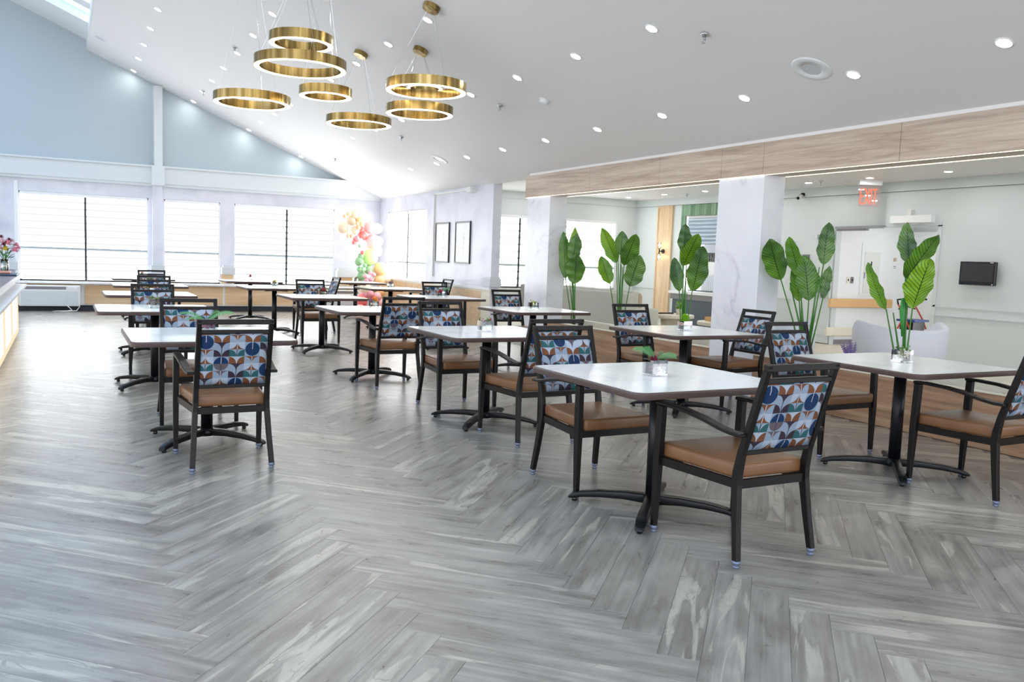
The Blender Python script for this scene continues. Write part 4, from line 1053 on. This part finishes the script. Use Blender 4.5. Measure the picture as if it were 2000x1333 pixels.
# sofa with its back to the dining room, cushion
r = thing('lounge_sofa', 'long pale grey sofa with a high back, seen from behind through the plants', 'sofa', (8.1, 12.4, 0))
mb = MB().box(0, .16, -1.1, 2.6, .08, .87); mb.bevel(.04, 3); mb.build('back', M['sofa'], r)
mb = MB().box(.16, .68, -1.05, 2.55, .1, .42); mb.bevel(.03, 2); mb.build('seat_base', M['sofa'], r)
mb = MB().box(.14, .68, -1.09, -.9, .1, .62); mb.bevel(.04, 2); mb.build('armrest', M['sofa'], r)
for k in range(3):
    mb = MB().box(.17, .33, -.98 + k * 1.18, .16 + k * 1.18, .42, .90); mb.bevel(.04, 3); mb.build('back_cushion', M['sofa'], r)
for xx, yy in ((.06, -1.0), (.06, 2.5), (.62, -1.0), (.62, 2.5)): MB().lathe([(.02, 0), (.025, .1)], 10, (xx, yy, 0)).build('foot', M['tvblack'], r)
mb = MB().box(-.2, .2, -.06, .06, -.2, .2); mb.bevel(.05, 3)
o = mb.build('scatter_cushion', M['taupe'], loc=(8.56, 11.62, .66)); o.rotation_euler = (0, .1, .9); tag(o, 'taupe scatter cushion on the end of the pale sofa', 'cushion')
# coffee tables
def ctable(x, y, R_, h, lb):
    r = thing('coffee_table', lb, 'table', (x, y, 0), 0, 'round cream coffee tables in the lounge')
    mb = MB().lathe([(R_ - .01, h - .06), (R_, h - .05), (R_, h - .01), (R_ - .01, h)], 48); smooth_by_angle(mb.build('top', M['cream'], r))
    MB().lathe([(R_ * .35, 0), (R_ * .38, h - .06)], 32).build('pedestal', M['cream'], r, True)
ctable(9.35, 11.75, .42, .50, 'round cream pedestal table, left of the two in the lounge')
ctable(9.72, 10.78, .44, .44, 'round cream pedestal table, right of the two in the lounge')
r = thing('wicker_tray', 'woven straw tray with a small green plant on the cream table', 'tray', (9.72, 10.9, .441))
mb = MB().box(-.2, .2, -.13, .13, 0, .02)
for a in ((-.2, -.18, -.13, .13, .02, .07), (.18, .2, -.13, .13, .02, .07), (-.18, .18, -.13, -.11, .02, .07), (-.18, .18, .11, .13, .02, .07)): mb.box(*a)
mb.build('basket', M['orangewood'], r)
r = thing('small_potted_plant', 'little bright green plant in a cream pot on the left cream table', 'plant', (9.45, 11.62, .501))
MB().lathe([(.05, 0), (.06, .1), (.052, .1), (.048, .09)], 16).build('pot', M['cream'], r, True)
mb = MB()
for k in range(60):
    a = random.uniform(0, 6.28); leaflet(mb, (.03 * math.cos(a), .03 * math.sin(a), random.uniform(.08, .2)), (math.cos(a), math.sin(a), random.uniform(0, 1.4)), .07, .02)
mb.build('foliage', M['lime'], r)
mb = MB().box(-.22, .22, -.06, .06, 0, .02); mb.bevel(.004, 1)
o = mb.build('black_shelf', M['tvblack'], loc=(9.25, 11.85, .502)); tag(o, 'thin black tray on the left cream coffee table', 'tray')
# tub armchairs
def tub(x, y, rz, R_, lb):
    r = thing('tub_armchair', lb, 'armchair', (x, y, 0), rz, 'white tub armchairs in the lounge')
    mb = MB(); n = 28; rings = []
    for k in range(n + 1):
        a = math.radians(-30 + 240 * k / n); e = abs(k / n - .5) * 2; top = .80 - .075 * (1 - min(1, e / .72) ** 2) - (.12 * max(0, e - .8) / .2)
        c, s = math.cos(a), math.sin(a)
        rings.append([mb.bm.verts.new(p) for p in ((R_ * .96 * c, R_ * .86 * s, .06), (R_ * c, R_ * .92 * s, top - .04), (R_ * .99 * c, R_ * .91 * s, top - .01), (R_ * .93 * c, R_ * .85 * s, top), (R_ * .84 * c, R_ * .76 * s, top - .02), (R_ * .80 * c, R_ * .72 * s, .3), (R_ * .80 * c, R_ * .72 * s, .06))])
    for r0, r1 in zip(rings, rings[1:]):
        for k in range(7): mb.bm.faces.new((r0[k], r0[(k + 1) % 7], r1[(k + 1) % 7], r1[k]))
    mb.bm.faces.new(rings[0]); mb.bm.faces.new(rings[-1][::-1])
    mb.build('shell', M['upholst'], r, True)
    mb = MB().lathe([(R_ * .74, .08), (R_ * .78, .12), (R_ * .78, .40), (R_ * .70, .44)], 36); mb.xf(Matrix.Diagonal((1, .9, 1, 1))); smooth_by_angle(mb.build('seat_cushion', M['upholst'], r))
    for a in (45, 135, 225, 315): MB().lathe([(.018, 0), (.022, .08)], 10, (R_ * .6 * math.cos(math.radians(a)), R_ * .55 * math.sin(math.radians(a)), 0)).build('foot', M['black'], r)
tub(8.68, 6.62, math.radians(157), .53, 'white tub armchair behind the rightmost plant, back towards the dining room')
tub(7.35, 7.2, math.radians(182), .42, 'white tub armchair mostly hidden behind the front marble pillar and plant')
# wall tv
r = thing('wall_television', 'small black television mounted on the lounge wall', 'television', (XR - .09, 8.165, 1.40))
r.rotation_euler = (0, 0, 0)
mb = MB().box(-.03, .02, -.29, .29, -.18, .18); mb.bevel(.006, 1); mb.build('bezel', M['tvblack'], r)
MB().box(-.032, -.03, -.262, .262, -.125, .155).build('screen', M['screen'], r)
MB().box(.02, .089, -.06, .06, -.06, .06).build('bracket', M['stone'], r)
MB().box(-.0325, -.030, -.25, -.20, .162, .172).build('sticker', M['white'], r)
MB().box(-.0325, -.030, -.262, -.245, -.172, -.155).build('energy_sticker', M['fl_palepink'], r)
# exit sign
r = thing('exit_sign', 'clear edge-lit EXIT sign with red letters hung from the lounge ceiling', 'sign', (12.0, 9.95, 2.62)); r.rotation_euler = (0, 0, math.radians(-28))
MB().box(-.19, .19, -.04, .04, .20, .28).build('housing', M['white'], r)
MB().box(-.18, .18, -.006, .006, -.16, .20).build('acrylic_panel', glass('exit_acrylic', (1, .90, .90, 1), .10), r)
def letter(parts, x0):
    mb = MB()
    for p in parts: mb.quad(*stroke(x0, p))
    mb.build('letter', M['exitred'], r)
def stroke(x0, p, w_=.008):
    a = Vector((x0 + p[0] * .066, -.0085, -.11 + p[1] * .24)); b = Vector((x0 + p[2] * .066, -.0085, -.11 + p[3] * .24)); d = (b - a).normalized(); n = Vector((-d.z, 0, d.x)) * w_; e = d * w_ * .9
    return (a - n - e, a + n - e, b + n + e, b - n + e)
letter([(0, 0, 0, 1), (0, 1, 1, 1), (0, .5, .8, .5), (0, 0, 1, 0)], -.150)
letter([(0, 0, 1, 1), (0, 1, 1, 0)], -.066)
letter([(.5, 0, .5, 1)], -.001)
letter([(.5, 0, .5, 1), (0, 1, 1, 1)], .060)
MB().lathe([(.012, .28), (.012, .2805)], 8).build('canopy_stem', M['white'], r)
# security camera
r = thing('security_camera', 'small white bullet security camera on the lounge wall', 'camera', (XR - .03, 11.85, 2.77))
MB().box(0, .03, -.05, .05, -.03, .05).build('bracket', M['white'], r)
MB().tube([(0, 0, 0), (-.06, 0, -.02)], .012, 8).tube([(-.02, .0, -.01), (-.15, -.03, -.06)], .034, 14).build('body', M['white'], r, True)
MB().tube([(-.148, -.0295, -.059), (-.156, -.032, -.0625)], .030, 14).build('lens', M['tvblack'], r)
r = thing('smoke_detector', 'small white smoke detector on the flat lounge ceiling by the exit sign', 'smoke detector', (11.9, 10.35, 2.899))
MB().lathe([(.03, -.035), (.05, -.02), (.055, 0)], 20).build('housing', M['white'], r, True)
# doors, closer, handrail, corridor
r = struct('door_1', MB().box(XR - .05, XR - .01, YJ1 + .03, YJ1 + .96, .02, 2.10), M['wall_r2'])
MB().box(XR - .11, XR - .05, YJ1 + .12, YJ1 + .18, .85, .97).box(XR - .10, XR - .05, YJ1 + .18, YJ1 + .85, .95, .99).build('push_bar', M['alu'], r)
MB().box(XR - .10, XR - .05, YJ1 + .10, YJ1 + .36, 1.93, 2.02).build('door_closer', M['alu'], r)
MB().tube([(XR - .08, YJ1 + .92, .9), (XR - .08, YJ1 + .92, 1.9)], .012, 8).build('edge_rod', M['alu'], r)
MB().box(XR - .06, XR - .01, YJ1 + .55, YJ1 + .75, 1.2, 1.65).build('vision_pane', M['glass'], r)
r = thing('door_track', 'grey metal overhead door track above the corridor opening', 'door track', (XR - .03, 10.5, 2.12))
MB().box(-.03, .02, -.55, .5, 0, .045).build('track', M['alu'], r)
MB().box(-.05, .02, -.2, .45, -.035, 0).build('closer_arm', M['stone'], r)
r = thing('door_operator', 'long white automatic door operator above the corridor opening', 'door operator', (XR - .02, 9.45, 2.20))
MB().box(-.10, .02, -.42, .35, 0, .12).build('case', M['white'], r)
MB().box(-.06, .02, -.02, .06, .12, .22).build('conduit_box', M['offwhite'], r)
MB().bar([(-.05, -.2, -.01), (-.2, -.05, -.04), (-.05, .1, -.05)], .02, .012).build('arm', M['alu'], r)
r = thing('corridor_handrail', 'honey wood handrail along the corridor wall', 'handrail', (13.3, YJ1, .69))
mb = MB().box(-.95, .75, -.085, -.03, 0, .165); mb.bevel(.015, 2); mb.build('rail', M['orangewood'], r)
for k in range(3): MB().box(-.7 + k * .65, -.64 + k * .65, -.03, 0, .04, .1).build('bracket', M['stone'], r)
r = thing('bumper_rail', 'cream crash rail low on the corridor wall', 'rail', (13.3, YJ1, .16))
mb = MB().box(-.95, 1.25, -.05, 0, 0, .16); mb.bevel(.015, 2); mb.build('rail', M['cream'], r)
r = thing('electrical_panel', 'flush white access panel in the corridor wall', 'panel', (13.45, YJ1, 1.38))
MB().box(-.27, .27, -.012, 0, -.46, .52).build('frame', M['white'], r)
MB().box(-.19, .23, -.02, -.012, -.42, .36).build('door_leaf', M['offwhite'], r)
MB().box(-.02, .01, -.024, -.02, .10, .18).build('lock', M['tvblack'], r)
MB().box(-.185, -.165, -.026, -.02, -.14, -.02).build('latch', M['stone'], r)
for x, z, mt, nm, lb in ((12.86, 1.20, 'cream', 'wall_switch', 'cream light switch on the corridor wall'), (12.97, 1.20, 'stone', 'card_reader', 'grey card reader beside the cream switch')):
    r = thing(nm, lb, 'switch', (x, YJ1, z)); MB().box(-.035, .035, -.012, 0, -.06, .06).build('plate', M[mt], r); MB().box(-.01, .01, -.02, -.012, -.015, .02).build('button', M['tvblack'], r)
r = thing('corridor_notice', 'small white paper notice with grey lines beside the door frame', 'notice', (14.12, YJ1, 1.45))
MB().box(-.06, .06, -.004, 0, -.09, .09).build('sheet', M['white'], r)
MB().box(-.04, .04, -.0055, -.004, .03, .045).box(-.03, .03, -.0055, -.004, .0, .012).build('print_lines', M['stone'], r)
MB().box(-.04, .02, -.02, 0, .13, .20).build('thermostat', M['taupe'], r)
dr = struct('door_2', MB().box(14.5, 14.6, YJ1 - 1.3, YJ1 - .12, .02, 2.08), M['white'])
MB().box(14.49, 14.5, YJ1 - 1.4, YJ1 - .02, 2.08, 2.16).box(14.49, 14.5, YJ1 - .12, YJ1 - .02, 0, 2.08).build('casing', M['white'], dr)
# rollator
r = thing('rollator_walker', 'red rollator walker with a blue seat in the corridor', 'walker', (13.1, 9.75, 0)); r.rotation_euler = (0, 0, .1)
MB().box(-.22, .22, -.17, .17, .53, .565).build('seat', M['navy'], r)
for s in (-1, 1):
    x = s * .25
    fr = MB().tube([(x, -.26, .1), (x, -.02, .58), (x, .14, .82)], .014, 8).tube([(x, .26, .1), (x, .04, .56)], .014, 8).tube([(x, -.15, .33), (x, .16, .33)], .010, 8).build('side_frame', M['red'], r, True)
    MB().tube([(x, .14, .82), (x, .16, .90), (x, .05, .92), (x, -.08, .92)], .016, 8).build('handle', M['tvblack'], r, True)
    for yy in (-.26, .26):
        mb = MB().lathe([(.02, -.012), (.088, -.012), (.095, 0), (.088, .012), (.02, .012)], 20); mb.xf(Matrix.Translation((x, yy, .095)) @ Matrix.Rotation(PI / 2, 4, 'Y')); mb.build('wheel', M['tvblack'], r, True)
MB().box(-.18, .18, -.12, .12, .30, .52).build('basket', M['tvblack'], r)
MB().tube([(-.25, .12, .74), (0, .2, .80), (.25, .12, .74)], .012, 8).build('back_strap', M['tvblack'], r, True)

r = thing('corridor_ceiling_light', 'flat white ceiling light in the corridor', 'light', (13.6, 10.0, 2.449))
MB().box(-.3, .3, -.3, .3, -.04, 0).build('housing', M['white'], r)
MB().box(-.27, .27, -.27, .27, -.045, -.04).build('diffuser', emis('corridor_diffuser', (1, 1, .96, 1), 6), r)
